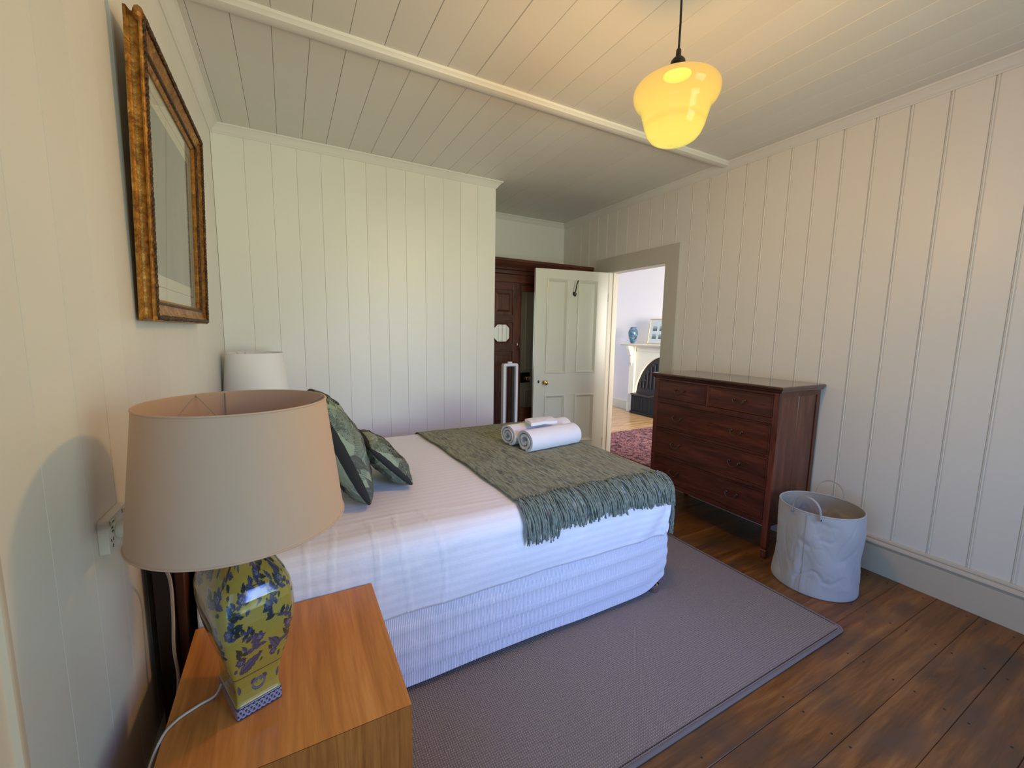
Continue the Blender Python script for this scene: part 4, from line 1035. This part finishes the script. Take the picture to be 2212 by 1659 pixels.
for (x, y_) in ((CX0, CY0), (CX0, CY1 - LW), (CX1 - LW, CY0), (CX1 - LW, CY1 - LW)):
    m = MB(); cxm, cym = x + LW/2, y_ + LW/2
    prof = [(.010, 0), (.013, .010), (.0165, .020), (.0165, .055), (.013, .060), (.0135, .066), (.018, .080), (.018, 1.0615)]
    m.grid(lambda i, j: (cxm + prof[i][0]*(-1, 1, 1, -1)[j], cym + prof[i][0]*(-1, -1, 1, 1)[j], prof[i][1]), len(prof), 4, cv=True); m.f += [(0, 1, 2, 3)[::-1], tuple((len(prof)-1)*4 + k for k in range(4))]
    cp('leg', m, 'mahz', bevel=.0015)
rows = [(.250, .437), (.461, .650), (.671, .867), (.905, 1.046)]
ya, yb = CY0 + LW + .0003, CY1 - LW - .0003
for (z0, z1) in ((.215, .2490), (.438, .460), (.651, .670), (.868, .904), (1.047, 1.0615)):
    m = MB(); m.box(ya, yb, z0, z1, -.030, -.0005, Fd); cp('rail', m, 'mahy', bevel=.001)
m = MB(); m.box(1.866, 1.884, .9045, 1.0465, -.030, -.0005, Fd); cp('divider', m, 'mahz')
m = MB(); m.box(ya, yb, .215, 1.06, -.445, -.440, Fd); cp('back', m, 'mahz')
def handle(parent, yc, zc):
    f = lambda y_, z, d: Fd(y_, z, d)
    m = MB(); pts = spl([(-.036, .004, .006), (-.037, .006, .016), (-.034, -.006, .021), (-.026, -.018, .023), (-.012, -.0245, .024), (0, -.026, .024), (.012, -.0245, .024), (.026, -.018, .023), (.034, -.006, .021), (.037, .006, .016), (.036, .004, .006)], 4)
    m.tube([f(yc + p.x, zc + p.y, p.z) for p in pts], .0026, 8)
    for sg in (-1, 1): m.lathe([(.0085, 0), (.008, .004), (.0045, .006), (.004, .012), (.0001, .013)], lambda a, b, h: f(yc + sg*.036 + a, zc + .004 + b, h), 14)
    return m.build('handle', M['handle'], parent, smooth=50)
def drawer(y0, y1, z0, z1, hs):
    m = MB(); m.box(y0 + .002, y1 - .002, z0 + .002, z1 - .002, -.40, -.003, Fd)
    m.ring(Fd, y0 + .0022, y1 - .0022, z0 + .0022, z1 - .0022, [(0, -.003), (0, .0012), (.0025, .0020), (.005, .0012), (.006, -.003)])
    m.ring(Fd, y0 + .014, y1 - .014, z0 + .014, z1 - .014, [(0, -.0031), (.0005, -.0018), (.0015, -.0018), (.002, -.0031)])
    d = cp('drawer', m, 'mahy')
    for (yc, zc) in hs: handle(d, yc, zc)
    return d
drawer(1.884, yb, .905, 1.046, [(2.112, .978)]); drawer(ya, 1.866, .905, 1.046, [(1.640, .980)])
for (z0, z1), zc in zip(rows[:3], (.345, .563, .772)): drawer(ya, yb, z0, z1, [(2.112, zc), (1.640, zc)])
for (yy, sg) in ((CY0, 1), (CY1, -1)):
    Fs = lambda x, z, d, yy=yy, sg=sg: (x, yy - sg*d + 0, z)
    m = MB(); xa_, xb_ = CX0 + LW + .0003, CX1 - LW - .0003
    m.box(xa_, xb_, .215, .262, -.022, -.001, Fs); sp_ = cp('side_rail', m, 'mahy', bevel=.001)
    m = MB(); m.box(xa_, xb_, 1.030, 1.0615, -.022, -.001, Fs); cp('side_rail', m, 'mahy', bevel=.001)
    xm = 2.805
    for (p0, p1) in ((xa_, xm - .0006), (xm + .0006, xb_)):
        m = MB(); m.prism([(p0, -.016), (p0, -.009), (p0 + .004, -.006), (p1 - .004, -.006), (p1, -.009), (p1, -.016)], lambda a, b, t: Fs(a, t, b), .2622, 1.0298); cp('side_panel', m, 'mahz', sp_)

# ================================================================== LAUNDRY BASKET
bk = thing('laundry_basket', 'crumpled grey canvas laundry basket with two strap handles beside the chest', 'basket', (2.62, 1.133, 0))
bcx, bcy, bh = 2.622, 1.133, .459
def bpos(a, z, inner=0.0):
    f = z/bh; r = .198 + .004*math.sin(PI*f) - .010*math.sin(PI*min(1, f*1.15))**2
    foot = math.exp(-(f/.12)**2)*.008
    q1 = mnoise.noise(Vector((math.cos(a)*2.2 + f*1.1, math.sin(a)*2.2, f*1.7)))
    q2 = mnoise.noise(Vector((math.cos(a)*2.6 - f*2.4, math.sin(a)*2.6 + 3, f*2.4 + 4)))
    q3 = mnoise.noise(Vector((math.cos(a)*5 + f*4, math.sin(a)*5 - f*2, f*4 + 9)))
    wr = q1*.016 - .026*max(0, .16 - abs(q2)) - .016*max(0, .12 - abs(q3)) + .003
    env = min(1, f*7)*min(1, (1 - f)*5)
    r = r + foot + wr*env - inner
    tiltx, tilty = .007*f, .003*f
    return (bcx + tiltx + r*math.cos(a), bcy + tilty + r*math.sin(a), z)
m = MB(); NA, NZ = 220, 90
m.grid(lambda i, j: bpos(2*PI*i/NA, .002 + (bh - .002)*j/(NZ-1)), NA, NZ, cu=True)
m.f.append(tuple(i*NZ for i in range(NA))[::-1]); m.build('body', M['basket'], bk, smooth=180)
m = MB(); m.grid(lambda i, j: bpos(2*PI*i/NA, .008 + (bh - .009)*j/(NZ-1), .004), NA, NZ, cu=True)
m.f.append(tuple(i*NZ for i in range(NA))); m.build('lining', M['basketin'], bk, smooth=180)
m = MB(); m.tube([bpos(2*PI*i/80, bh - .003, .002) for i in range(80)], .0042, 8, close=True); m.build('rim', M['basket'], bk, smooth=180)
sa = math.radians(-172)
m = MB(); m.tube([Vector(bpos(sa, z)) + Vector((math.cos(sa), math.sin(sa), 0))*.0015 for z in np.linspace(.01, bh - .01, 60)], .0016, 5); m.build('seam', M['strap'], bk, smooth=180)
def strap(ac, out):
    da = .345; A0, A1 = ac - da, ac + da
    q0, q1 = Vector(bpos(A0, bh - .03, -.003)), Vector(bpos(A1, bh - .03, -.003)); rd = Vector((math.cos(ac), math.sin(ac), 0))
    P = []
    for i in range(29):
        t = i/28; z = bh - .03 + .115*math.sin(PI*t)**.62
        p = q0.lerp(q1, (1 - math.cos(PI*t))/2*.9 + t*.1); p.z = z; p += rd*(.018*math.sin(PI*t)*out + .014*math.sin(PI*t)); P.append(p)
    m = MB(); tn = (q1 - q0).normalized()
    def sp(i, j):
        p = P[i]; a = P[max(0, i-1)]; b = P[min(28, i+1)]; T_ = (b - a).normalized(); wv = rd; th_ = T_.cross(wv).normalized()
        dw, dt = ((-1, -1), (1, -1), (1, 1), (-1, 1))[j]
        return tuple(p + (th_ if False else th_)*(dt*.0013) + wv*0 + (rd.cross(T_)).normalized()*0 + rd*(dw*.0) + (Vector((0,0,0))) + T_.cross(th_).normalized()*(dw*.0095))
    m.grid(sp, 29, 4, cv=True); m.f += [(0, 1, 2, 3), tuple(28*4 + k for k in range(4))]
    h_ = m.build('strap_handle', M['strap'], bk, smooth=40)
    for q_ in (P[0], P[-1]):
        m = MB(); dr2 = (Vector((q_.x - bcx, q_.y - bcy, 0))).normalized(); sd = Vector((-dr2.y, dr2.x, 0))
        m.lathe([(.005, 0), (.0045, .003), (.0001, .004)], lambda a, b, h: tuple(q_ + dr2*(.003 + h) + sd*a + Vector((0, 0, b + .006))), 12); m.build('rivet', M['bronze'], h_, smooth=50)
strap(sa - .045, 0.0); strap(sa + PI + .09, .2)

# ================================================================== NIGHTSTAND
ns = thing('nightstand', 'orange-brown wooden nightstand at the front left, under the yellow lamp', 'nightstand', (-.025, 1.15, RT))
NX0, NX1, NY0, NY1, NZT = -.275, .221, .880, 1.416, .52
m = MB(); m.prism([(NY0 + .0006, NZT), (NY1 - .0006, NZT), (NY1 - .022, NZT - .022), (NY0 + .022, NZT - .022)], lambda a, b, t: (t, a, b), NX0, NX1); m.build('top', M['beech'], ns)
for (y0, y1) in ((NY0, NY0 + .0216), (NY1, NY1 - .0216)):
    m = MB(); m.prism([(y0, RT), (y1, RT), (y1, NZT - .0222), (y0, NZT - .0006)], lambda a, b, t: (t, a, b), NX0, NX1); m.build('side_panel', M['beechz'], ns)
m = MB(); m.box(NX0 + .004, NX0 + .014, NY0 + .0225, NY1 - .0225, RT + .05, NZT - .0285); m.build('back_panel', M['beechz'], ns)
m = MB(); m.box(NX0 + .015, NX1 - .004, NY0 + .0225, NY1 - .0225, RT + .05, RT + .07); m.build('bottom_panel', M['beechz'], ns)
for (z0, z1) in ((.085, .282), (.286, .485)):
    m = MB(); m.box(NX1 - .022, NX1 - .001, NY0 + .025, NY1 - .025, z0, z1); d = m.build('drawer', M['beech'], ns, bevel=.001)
    m = MB(); m.lathe([(.007, 0), (.006, .012), (.013, .018), (.013, .024), (.0001, .027)], lambda a, b, h: (NX1 - .001 + h, 1.152 + a, (z0 + z1)/2 + b), 18); m.build('knob', M['chrome'], d, smooth=40)
# second nightstand beyond the bed
n2 = thing('nightstand', 'wooden nightstand in the far corner beyond the bed, holding the pale lamp', 'nightstand', (-.12, 3.23, 0))
m = MB(); m.box(-.36, .09, 3.02, 3.445, .492, .52); m.build('top', M['beech'], n2, bevel=.0012)
for (y0, y1) in ((3.02, 3.04), (3.425, 3.445)):
    m = MB(); m.box(-.36, .09, y0, y1, 0.0, .4915); m.build('side_panel', M['beechz'], n2, bevel=.001)
for (z0, z1) in ((.085, .282), (.286, .485)):
    m = MB(); m.box(.068, .089, 3.0405, 3.4245, z0, z1); m.build('drawer', M['beech'], n2, bevel=.001)

# ================================================================== YELLOW VASE LAMP
LC = Vector((-.118, 1.098)); la = math.radians(20)
lu = Vector((math.cos(la), math.sin(la))); lv = Vector((-math.sin(la), math.cos(la)))
lamp = thing('table_lamp', 'table lamp with yellow and blue floral porcelain base on the near nightstand', 'lamp', (LC.x, LC.y, NZT))
def LP(a, b, h): p = LC + lu*a + lv*b; return (p.x, p.y, NZT + h)
VA, VB = .0450, .0700
prf = [(0, 1.03), (.002, 1.06), (.030, 1.06), (.033, 1.01), (.040, .99), (.055, .99), (.075, 1.03), (.100, 1.13), (.140, 1.34), (.180, 1.55), (.220, 1.71), (.255, 1.79), (.285, 1.80), (.305, 1.74), (.325, 1.60), (.345, 1.36), (.360, 1.10), (.373, .80), (.38, .62), (.385, .56)]
pz = [p[0] for p in prf]; ps = [p[1] for p in prf]
def vraster():
    """floral decoration: 4 faces side by side, 260 px wide each, 520 px over 0.385 m"""
    W4, Hh = 1100, 560; img = np.empty((Hh, W4, 3)); img[:] = (.36, .285, .050)
    img *= (1 + .05*np.random.default_rng(1).standard_normal((Hh, W4, 1)))
    r = np.random.default_rng(5); BL, BD, LG = (.060, .075, .150), (.009, .012, .040), (.022, .042, .038)
    px = lambda z: z/.385*Hh
    def stroke(pts, wdt, c):
        for (x, y_) in pts:
            x0, x1, y0, y1 = int(x - wdt), int(x + wdt + 1), int(y_ - wdt), int(y_ + wdt + 1)
            img[max(0, y0):max(0, min(Hh, y1)), max(0, x0):max(0, min(W4, x1))] = c
    def flower(x, y_, R):
        o_ = r.uniform(0, 1)
        for q in range(6): leaf(img, x, y_, o_ + q*2*PI/6, R*r.uniform(.85, 1.1), R*.46, 'ser', (BL, (.2, .23, .32), BD))
        for q in range(4): leaf(img, x, y_, o_ + q*2*PI/4, R*.5, R*.24, 'ser', ((.15, .18, .28), BL, BD))
    for f in range(4):
        x0 = f*275
        fl = []
        for (gx, gy) in ((.2, .15), (.72, .14), (.45, .205), (.9, .215), (.12, .245), (.62, .275), (.3, .315), (.86, .32), (.55, .35)):
            fl.append((x0 + 275*(gx + r.uniform(-.05, .05)), px(gy + r.uniform(-.008, .008))))
        for q, (fx_, fy_) in enumerate(fl):
            # a winding stem with leaf pairs on the way to the next blossom
            tx, ty = fl[(q + 2) % len(fl)]; d = math.hypot(tx - fx_, ty - fy_); n_ = int(d/1.2); pts = []
            if d > 190: tx, ty, n_ = fx_ + 40, fy_ + 60, 60
            for k in range(n_):
                t = k/n_; w_ = 16*math.sin(t*PI*2 + q)
                x = fx_ + (tx - fx_)*t - (ty - fy_)/d*w_; y_ = fy_ + (ty - fy_)*t + (tx - fx_)/d*w_
                if px(.112) < y_ < px(.378): pts.append((x, y_))
            stroke(pts, 1.1, (.045, .05, .07))
            for k in range(9, len(pts), 15):
                a = math.atan2(ty - fy_, tx - fx_)
                for sg in (-1, 1):
                    if r.random() < .85: leaf(img, pts[k][0], pts[k][1], a + sg*r.uniform(.6, 1.3), r.uniform(20, 40), r.uniform(7, 12), 'ser', (LG if r.random() < .55 else BL, (.1, .13, .14), BD))
        for q in range(46): leaf(img, x0 + r.uniform(5, 270), px(r.uniform(.118, .37)), r.uniform(0, 2*PI), r.uniform(14, 28), r.uniform(5, 8), 'ser', (LG if r.random() < .5 else BL, (.1, .13, .14), BD))
        for q, (fx_, fy_) in enumerate(fl): flower(fx_, fy_, r.uniform(15, 27))
        leaf(img, x0 + 40, px(.122), .55, 125, 24, 'ser', (BL, (.2, .22, .3), BD)); leaf(img, x0 + 215, px(.155), 2.3, 80, 18, 'ser', (BL, (.2, .22, .3), BD))
        # scroll panel above the foot
        img[int(px(.106)):int(px(.108)) + 1, x0:x0 + 275] = (.05, .05, .05)
        cx_, cy_ = x0 + 137, px(.072)
        for sg in (-1, 1):
            pts = [(cx_ + sg*(14 + t*.9)*math.cos(.2 + t*.12), cy_ + (14 + t*.35)*math.sin(.2 + t*.12)*.9) for t in range(0, 42)]
            stroke(pts, 4.2, BL); stroke(pts, 1.4, (.2, .23, .3))
            leaf(img, cx_ + sg*48, cy_ + 6, PI/2*sg + PI/2 - .6*sg, 34, 10, 'ser', (BL, (.2, .2, .3), BD))
            leaf(img, cx_ + sg*118, cy_ - 18, PI/2, 40, 12, 'ser', (BL, (.2, .2, .3), BD))
        # foot: white interlace on dark blue
        zb = int(px(.031)); img[:zb, x0:x0 + 275] = (.016, .028, .14)
        for kk in range(3):
            pts = [(x0 + t*.5, px(.0155) + px(.0088)*math.sin(t*.5*2*PI/92 + kk*2*PI/3)) for t in range(550)]
            stroke(pts, 2.3, (.36, .39, .46)); stroke(pts, .5, (.10, .14, .30))
        img[:4, x0:x0 + 275] = (.012, .02, .11); img[zb - 4:zb, x0:x0 + 275] = (.012, .02, .11)
    return img
VR = vraster(); NA, NZ = 560, 400
m = MB(); cols = np.empty((NA*NZ, 3)); sx = np.empty((NA*NZ, 3)); 
zz = np.linspace(0, .385, NZ); sc_ = np.interp(zz, pz, ps)
ex_ = np.interp(zz, [0, .03, .06, .12, .2, .28, .34, .385], [26, 26, 16, 10, 6.5, 5, 3.2, 2.4])
per = NA//4
for i in range(NA):
    f, q_ = divmod(i, per); q_ = q_/per*2 - 1
    kx, ky = [(1, q_), (-q_, 1), (-1, -q_), (q_, -1)][f]
    kk = (abs(kx)**ex_ + abs(ky)**ex_)**(-1/ex_)
    a = VA*sc_*kk*kx; b = VB*sc_*kk*ky
    bb = i*NZ
    sx[bb:bb+NZ, 0] = LC.x + lu.x*a + lv.x*b; sx[bb:bb+NZ, 1] = LC.y + lu.y*a + lv.y*b; sx[bb:bb+NZ, 2] = NZT + zz
    cols[bb:bb+NZ] = VR[np.clip((zz/.385*560).astype(int), 0, 559), min(1099, int(i/NA*1100))]
m.v = sx.tolist()
m.f = [(i*NZ + j, ((i+1) % NA)*NZ + j, ((i+1) % NA)*NZ + j + 1, i*NZ + j + 1) for i in range(NA) for j in range(NZ - 1)]
m.f.append(tuple(i*NZ for i in range(NA))[::-1]); m.f.append(tuple(i*NZ + NZ - 1 for i in range(NA)))
m.col = cols; m.build('porcelain_base', M['glaze'], lamp, smooth=60)
m = MB(); m.lathe([(.024, .3852), (.030, .390), (.012, .396), (.010, .43), (.018, .435), (.018, .475), (.014, .48), (.0001, .481)], LP, 24); m.build('lamp_holder', M['gallery'], lamp, smooth=40)
m = MB(); m.lathe([(.012, .4815), (.016, .50), (.030, .53), (.032, .555), (.024, .58), (.0001, .592)], LP, 24); m.build('bulb', M['plastic'], lamp, smooth=60)
def make_shade(parent, cx, cy, z0, z1, r0, r1, seam_a, mat='shade'):
    t = .0012; f = lambda a, b, h: (cx + a, cy + b, h)
    m = MB(); N_ = 96
    prof = [(r0, z0), (r0 - .0005, z0 + .004), (r1 + .0005, z1 - .004), (r1, z1), (r1 - t*1.5, z1), (r1 - t*2, z1 - .004), (r0 - t*2, z0 + .004), (r0 - t*1.5, z0)]
    m.grid(lambda i, j: f(prof[j][0]*math.cos(2*PI*i/N_), prof[j][0]*math.sin(2*PI*i/N_), prof[j][1]), N_, len(prof), cu=True, cv=True)
    s = m.build('lamp_shade', M[mat], parent, smooth=40)
    for (r, z) in ((r0, z0 + .002), (r1, z1 - .002)):
        m = MB(); m.tube([f(r*math.cos(2*PI*i/64), r*math.sin(2*PI*i/64), z) for i in range(64)], .0022, 8, close=True); m.build('shade_rim', M[mat], s, smooth=180)
    m = MB(); c_, s__ = math.cos(seam_a), math.sin(seam_a)
    m.tube([f((r1 - .004)*c_, (r1 - .004)*s__, z1 - .004), f((r0 - .004)*c_, (r0 - .004)*s__, z0 + .004)], .0017, 6); m.build('shade_seam', M['strap'], s, smooth=60)
    for k in range(3):
        m = MB(); a = seam_a + .35 + k*2*PI/3; m.tube([f(r1*.985*math.cos(a), r1*.985*math.sin(a), z1 - .004), f(r1*.5*math.cos(a), r1*.5*math.sin(a), z1 - .045), f(.016*math.cos(a), .016*math.sin(a), z1 - .075)], .0014, 6); m.build('shade_spoke', M['strap'], s, smooth=60)
    m = MB(); m.tube([f(.016*math.cos(2*PI*i/20), .016*math.sin(2*PI*i/20), z1 - .075) for i in range(20)], .0016, 6, close=True)
    m.build('shade_carrier', M['strap'], s, smooth=60)
    return s
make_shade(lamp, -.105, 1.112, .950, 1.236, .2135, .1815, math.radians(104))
cordp = spl([(-.176, 1.118, .548), (-.19, 1.112, .527), (-.22, 1.103, .5232), (-.258, 1.078, .5232), (-.278, 1.040, .521), (-.291, .98, .49), (-.300, .93, .40), (-.305, .92, .20), (-.31, .95, .06), (-.32, 1.0, .022)], 8)
m = MB(); m.tube(cordp, .0028, 8); m.build('cord', M['cord'], lamp, smooth=60)

# far lamp
l2 = thing('table_lamp', 'table lamp with pale shade in the far corner, partly hidden by the near shade', 'lamp', (-.193, 3.225, .52))
F2 = lambda a, b, h: (-.193 + a, 3.225 + b, .52 + h)
m = MB(); m.lathe([(.05, 0), (.055, .01), (.050, .03), (.065, .10), (.085, .20), (.075, .29), (.045, .34), (.03, .37), (.012, .39), (.012, .46), (.0001, .465)], F2, 28); m.build('lamp_base', M['bluevase'], l2, smooth=50)
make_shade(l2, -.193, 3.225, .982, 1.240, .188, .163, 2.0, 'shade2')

# ================================================================== WALL SOCKET, PLUG
so = thing('wall_socket', 'white double wall socket with green switches behind the near lampshade', 'wall socket', (XL, 1.245, .933))
Fo = lambda u, v, d: (XL + d, u, v)
m = MB(); m.prism(rr_outline(1.180, 1.312, .893, .972, .008, 4), lambda a, b, t: Fo(a, b, t), .0, .018); m.build('plate', M['plastic'], so, bevel=.0015)
for (yy, zz_) in ((1.203, .961), (1.280, .961)):
    m = MB(); m.box(yy - .009, yy + .009, zz_ - .006, zz_ + .006, .0182, .0215, Fo); sw = m.build('switch', M['plastic'], so, bevel=.001)
    m = MB(); m.box(yy - .006, yy + .006, zz_ + .0015, zz_ + .0045, .0216, .0222, Fo); m.build('switch_marker', M['green'], sw)
for (yy, zz_, rr_) in ((1.194, .922, .5), (1.206, .922, -.5), (1.200, .908, 0)):
    m = MB(); c_, s__ = math.cos(rr_), math.sin(rr_); m.add([Fo(yy + a*c_ - b*s__, zz_ + a*s__ + b*c_, d) for d in (.0181, .0188) for a, b in ((-.001, -.004), (.001, -.004), (.001, .004), (-.001, .004))], [(4, 5, 6, 7), (0, 1, 5, 4), (1, 2, 6, 5), (2, 3, 7, 6), (3, 0, 4, 7)]); m.build('pin_slot', M['dark'], so)
for zz_ in (.948, .940):
    m = MB(); m.box(1.201, 1.210, zz_ - .002, zz_ + .002, .0181, .0188, Fo); m.build('usb_port', M['dark'], so)
pg = thing('power_plug', 'white round plug in the wall socket with a white cord hanging past the headboard', 'plug', (XL + .019, 1.262, .927))
m = MB(); m.lathe([(.017, .0185), (.019, .024), (.019, .042), (.015, .050), (.0001, .051)], lambda a, b, h: (XL + h, 1.232 + a, .930 + b), 24); m.build('plug_body', M['plastic'], pg, smooth=40)
m = MB(); m.tube(spl([(XL + .042, 1.226, .915), (XL + .040, 1.228, .88), (-.345, 1.27, .82), (-.326, 1.36, .76), (-.318, 1.395, .70), (-.317, 1.39, .60), (-.321, 1.385, .50), (-.318, 1.388, .40), (-.330, 1.385, .28), (-.335, 1.38, .12), (-.335, 1.36, .03)], 8), .0042, 8)
m.build('cord', M['cord'], pg, smooth=60)

# ================================================================== GILT PICTURE ON THE LEFT WALL
pf = thing('framed_picture', 'large antique gilt-framed picture hanging on the bedhead wall', 'framed picture', (XL + .01, 2.03, 1.417))
PY0, PY1, PZ0, PZ1 = 1.580, 2.490, 1.417, 2.256
tl = .026/.826
Fg = lambda u, v, d: (XL + .010 + (v - PZ0)*tl + d, u, v)
m = MB(); m.ring(Fg, PY0, PY1, PZ0, PZ1, [(-.001, 0), (-.001, .007), (.002, .009), (.0065, .014), (.0075, .020), (.006, .026), (.002, .030), (-.0015, .032), (-.0015, .036), (.001, .039), (.006, .041), (.010, .040), (.016, .036), (.030, .028), (.044, .024), (.050, .026), (.056, .024), (.062, .016), (.070, .012), (.070, 0)])
fm = m.build('frame', M['gilt'], pf, smooth=35)
# carved leaf rope along the front edge
m = MB()
def rope(u0, v0, u1, v1, r=.0080, pitch=.0135):
    L = math.hypot(u1 - u0, v1 - v0); k = int(L/pitch)
    for i in range(k):
        t = (i + .5)/k; u, v = u0 + (u1 - u0)*t, v0 + (v1 - v0)*t; dx, dy = (u1 - u0)/L, (v1 - v0)/L
        s_ = random.uniform(.85, 1.15)
        m.lathe([(.0001, -.015*s_), (r*.7, -.008), (r*s_, 0), (r*.75, .007), (.0001, .013*s_)], lambda a, b, h, k_=random.uniform(.15, .6): Fg(u + dx*h + (-dy)*a + k_*a*dx, v + dy*h + dx*a + k_*a*dy, .040 + b*.75 + .22*h), 8)
o_ = .010
rope(PY0 + o_, PZ0 + o_, PY0 + o_, PZ1 - o_); rope(PY1 - o_, PZ0 + o_, PY1 - o_, PZ1 - o_); rope(PY0 + o_, PZ1 - o_, PY1 - o_, PZ1 - o_); rope(PY0 + o_, PZ0 + o_, PY1 - o_, PZ0 + o_)
tag(m.build('carved_rope', M['gilt2'], fm, smooth=60), 'carved leaf edging, dark worn gilt', kind='stuff')
m = MB(); m.ring(Fg, PY0 + .052, PY1 - .052, PZ0 + .052, PZ1 - .052, [(0, .020), (0, .0275), (.004, .029), (.008, .0275), (.008, .020)]); m.build('inner_slip', M['gilt2'], fm)
# corner leaf pieces
for (u, v, a) in ((PY0 - .0, PZ1 + .0, 2.36), (PY1, PZ1, .78)):
    for q in (-.55, 0, .55):
        m = MB(); m.lathe([(.0001, -.004), (.013, .004), (.018, .016), (.014, .027), (.0001, .036)], lambda a_, b_, h, q=q: Fg(u + math.cos(a + q)*(h - .030) - math.sin(a + q)*a_, v + math.sin(a + q)*(h - .030) + math.cos(a + q)*a_, .030 + b_*.7), 8); m.build('corner_leaf', M['gilt'], fm, smooth=60)
iy0, iy1, iz0, iz1 = PY0 + .070, PY1 - .070, PZ0 + .070, PZ1 - .070
m = MB(); m.box(iy0, iy1, iz0, iz1, .001, .005, Fg); m.build('mount', M['mat'], pf)
m = MB(); m.box(iy0 + .085, iy1 - .085, iz0 + .085, iz1 - .085, .0052, .0058, Fg); m.build('print', M['picture'], pf)
m = MB(); m.ring(Fg, iy0 + .045, iy1 - .045, iz0 + .045, iz1 - .045, [(0, .0051), (0, .0056), (.0022, .0056), (.0022, .0051)]); m.build('ruled_border', M['line'], pf)
m = MB(); m.box(iy0 + .001, iy1 - .001, iz0 + .001, iz1 - .001, .0105, .0118, Fg); m.build('glass', M['glass'], pf)

# ================================================================== PENDANT LAMP
PX, PY, PB = 1.339, 1.2, 2.128
pn = thing('pendant_lamp', 'lit opal glass schoolhouse pendant hanging from the ceiling on a black cord', 'pendant lamp', (PX, PY, PB))
Fpn = lambda a, b, h: (PX + a, PY + b, PB + h)
op = [(.001, .000), (.035, .001), (.062, .006), (.082, .016), (.096, .032), (.106, .052), (.111, .066), (.1125, .074), (.116, .086), (.121, .104), (.125, .118), (.1275, .126), (.136, .136), (.147, .149), (.154, .163), (.157, .178), (.156, .190), (.150, .201), (.136, .211), (.112, .219), (.085, .226), (.064, .233), (.053, .240), (.048, .247), (.001, .248)]
m = MB(); m.lathe(op, Fpn, 72); m.build('glass_shade', M['opal'], pn, smooth=60)
m = MB(); m.lathe([(.050, .243), (.053, .246), (.051, .252), (.042, .259), (.034, .264), (.029, .268), (.026, .275)], Fpn, 36); m.build('gallery', M['gallery'], pn, smooth=40)
m = MB(); m.lathe([(.022, .2755), (.027, .281), (.026, .292), (.018, .302), (.010, .306), (.009, .330), (.0065, .334), (.0001, .335)], Fpn, 28); m.build('lamp_cap', M['bronze'], pn, smooth=40)
m = MB(); m.tube([Fpn(0, 0, .332), Fpn(.001, 0, .42), Fpn(-.001, 0, .50), Fpn(0, 0, ZC - PB - .0145)], .0040, 8); m.build('cord', M['blackcord'], pn, smooth=60)
m = MB(); m.lathe([(.0001, ZC - PB - .032), (.012, ZC - PB - .030), (.040, ZC - PB - .018), (.048, ZC - PB - .006), (.048, ZC - PB)], Fpn, 28); m.build('ceiling_rose', M['plastic'], pn, smooth=40)

pl_ = bpy.data.lights.new('pendant_bulb', 'POINT'); pl_.energy = 150; pl_.color = (1.0, 0.545, 0.13); pl_.shadow_soft_size = 0.075
po = bpy.data.objects.new('pendant_bulb', pl_); COL.objects.link(po); po.parent = pn; po.location = (0, 0, .085)

# ================================================================== TOWER FAN AND REMOTE
fx, fy = 1.905, 3.56
fn = thing('tower_fan', 'white bladeless tower fan with a tall open loop in front of the wardrobe', 'fan', (fx, fy, 0))
m = MB(); m.lathe([(.098, 0), (.100, .01), (.100, .02), (.075, .03), (.072, .20), (.066, .26), (.0001, .262)], lambda a, b, h: (fx + a, fy + b, h), 36); m.build('base', M['fan'], fn, smooth=40)
zt_, zb_ = 1.098, .30
def loop(w_in, w_out, d0, d1, z0, z1, cr):
    """rounded upright frame between two outlines"""
    def ol_(w_, zz0, zz1, r):
        return rr_outline(fx - w_, fx + w_, zz0, zz1, r, 6)
    A_ = ol_(w_out, z0, z1, cr); B_ = ol_(w_in, z0 + (w_out - w_in), z1 - (w_out - w_in)*.9, cr*.6)
    m = MB(); n_ = len(A_)
    for (o, y_) in ((A_, fy - d0), (B_, fy - d0), (B_, fy + d1), (A_, fy + d1)):
        m.v += [(p[0], y_, p[1]) for p in o]
    for s in range(4):
        for k in range(n_): m.f.append((s*n_ + k, s*n_ + (k+1) % n_, ((s+1) % 4)*n_ + (k+1) % n_, ((s+1) % 4)*n_ + k))
    return m
loop(.056, .0800, .025, .025, zb_ - .04, zt_, .020).build('loop', M['fan'], fn, smooth=30)
loop(.043, .0555, .020, .034, zb_ - .02, zt_ - .020, .016).build('inner_loop', M['fanin'], fn, smooth=30)
m = MB(); m.prism(rr_outline(fx - .026, fx + .022, fy - .014, fy + .014, .010, 5), lambda a, b, t: (a, b, t), zt_ + .0005, zt_ + .017)
tag(m.build('remote_control', M['fan'], origin=(fx, fy, zt_), bevel=.003), 'small white remote control lying on top of the tower fan', 'remote control')
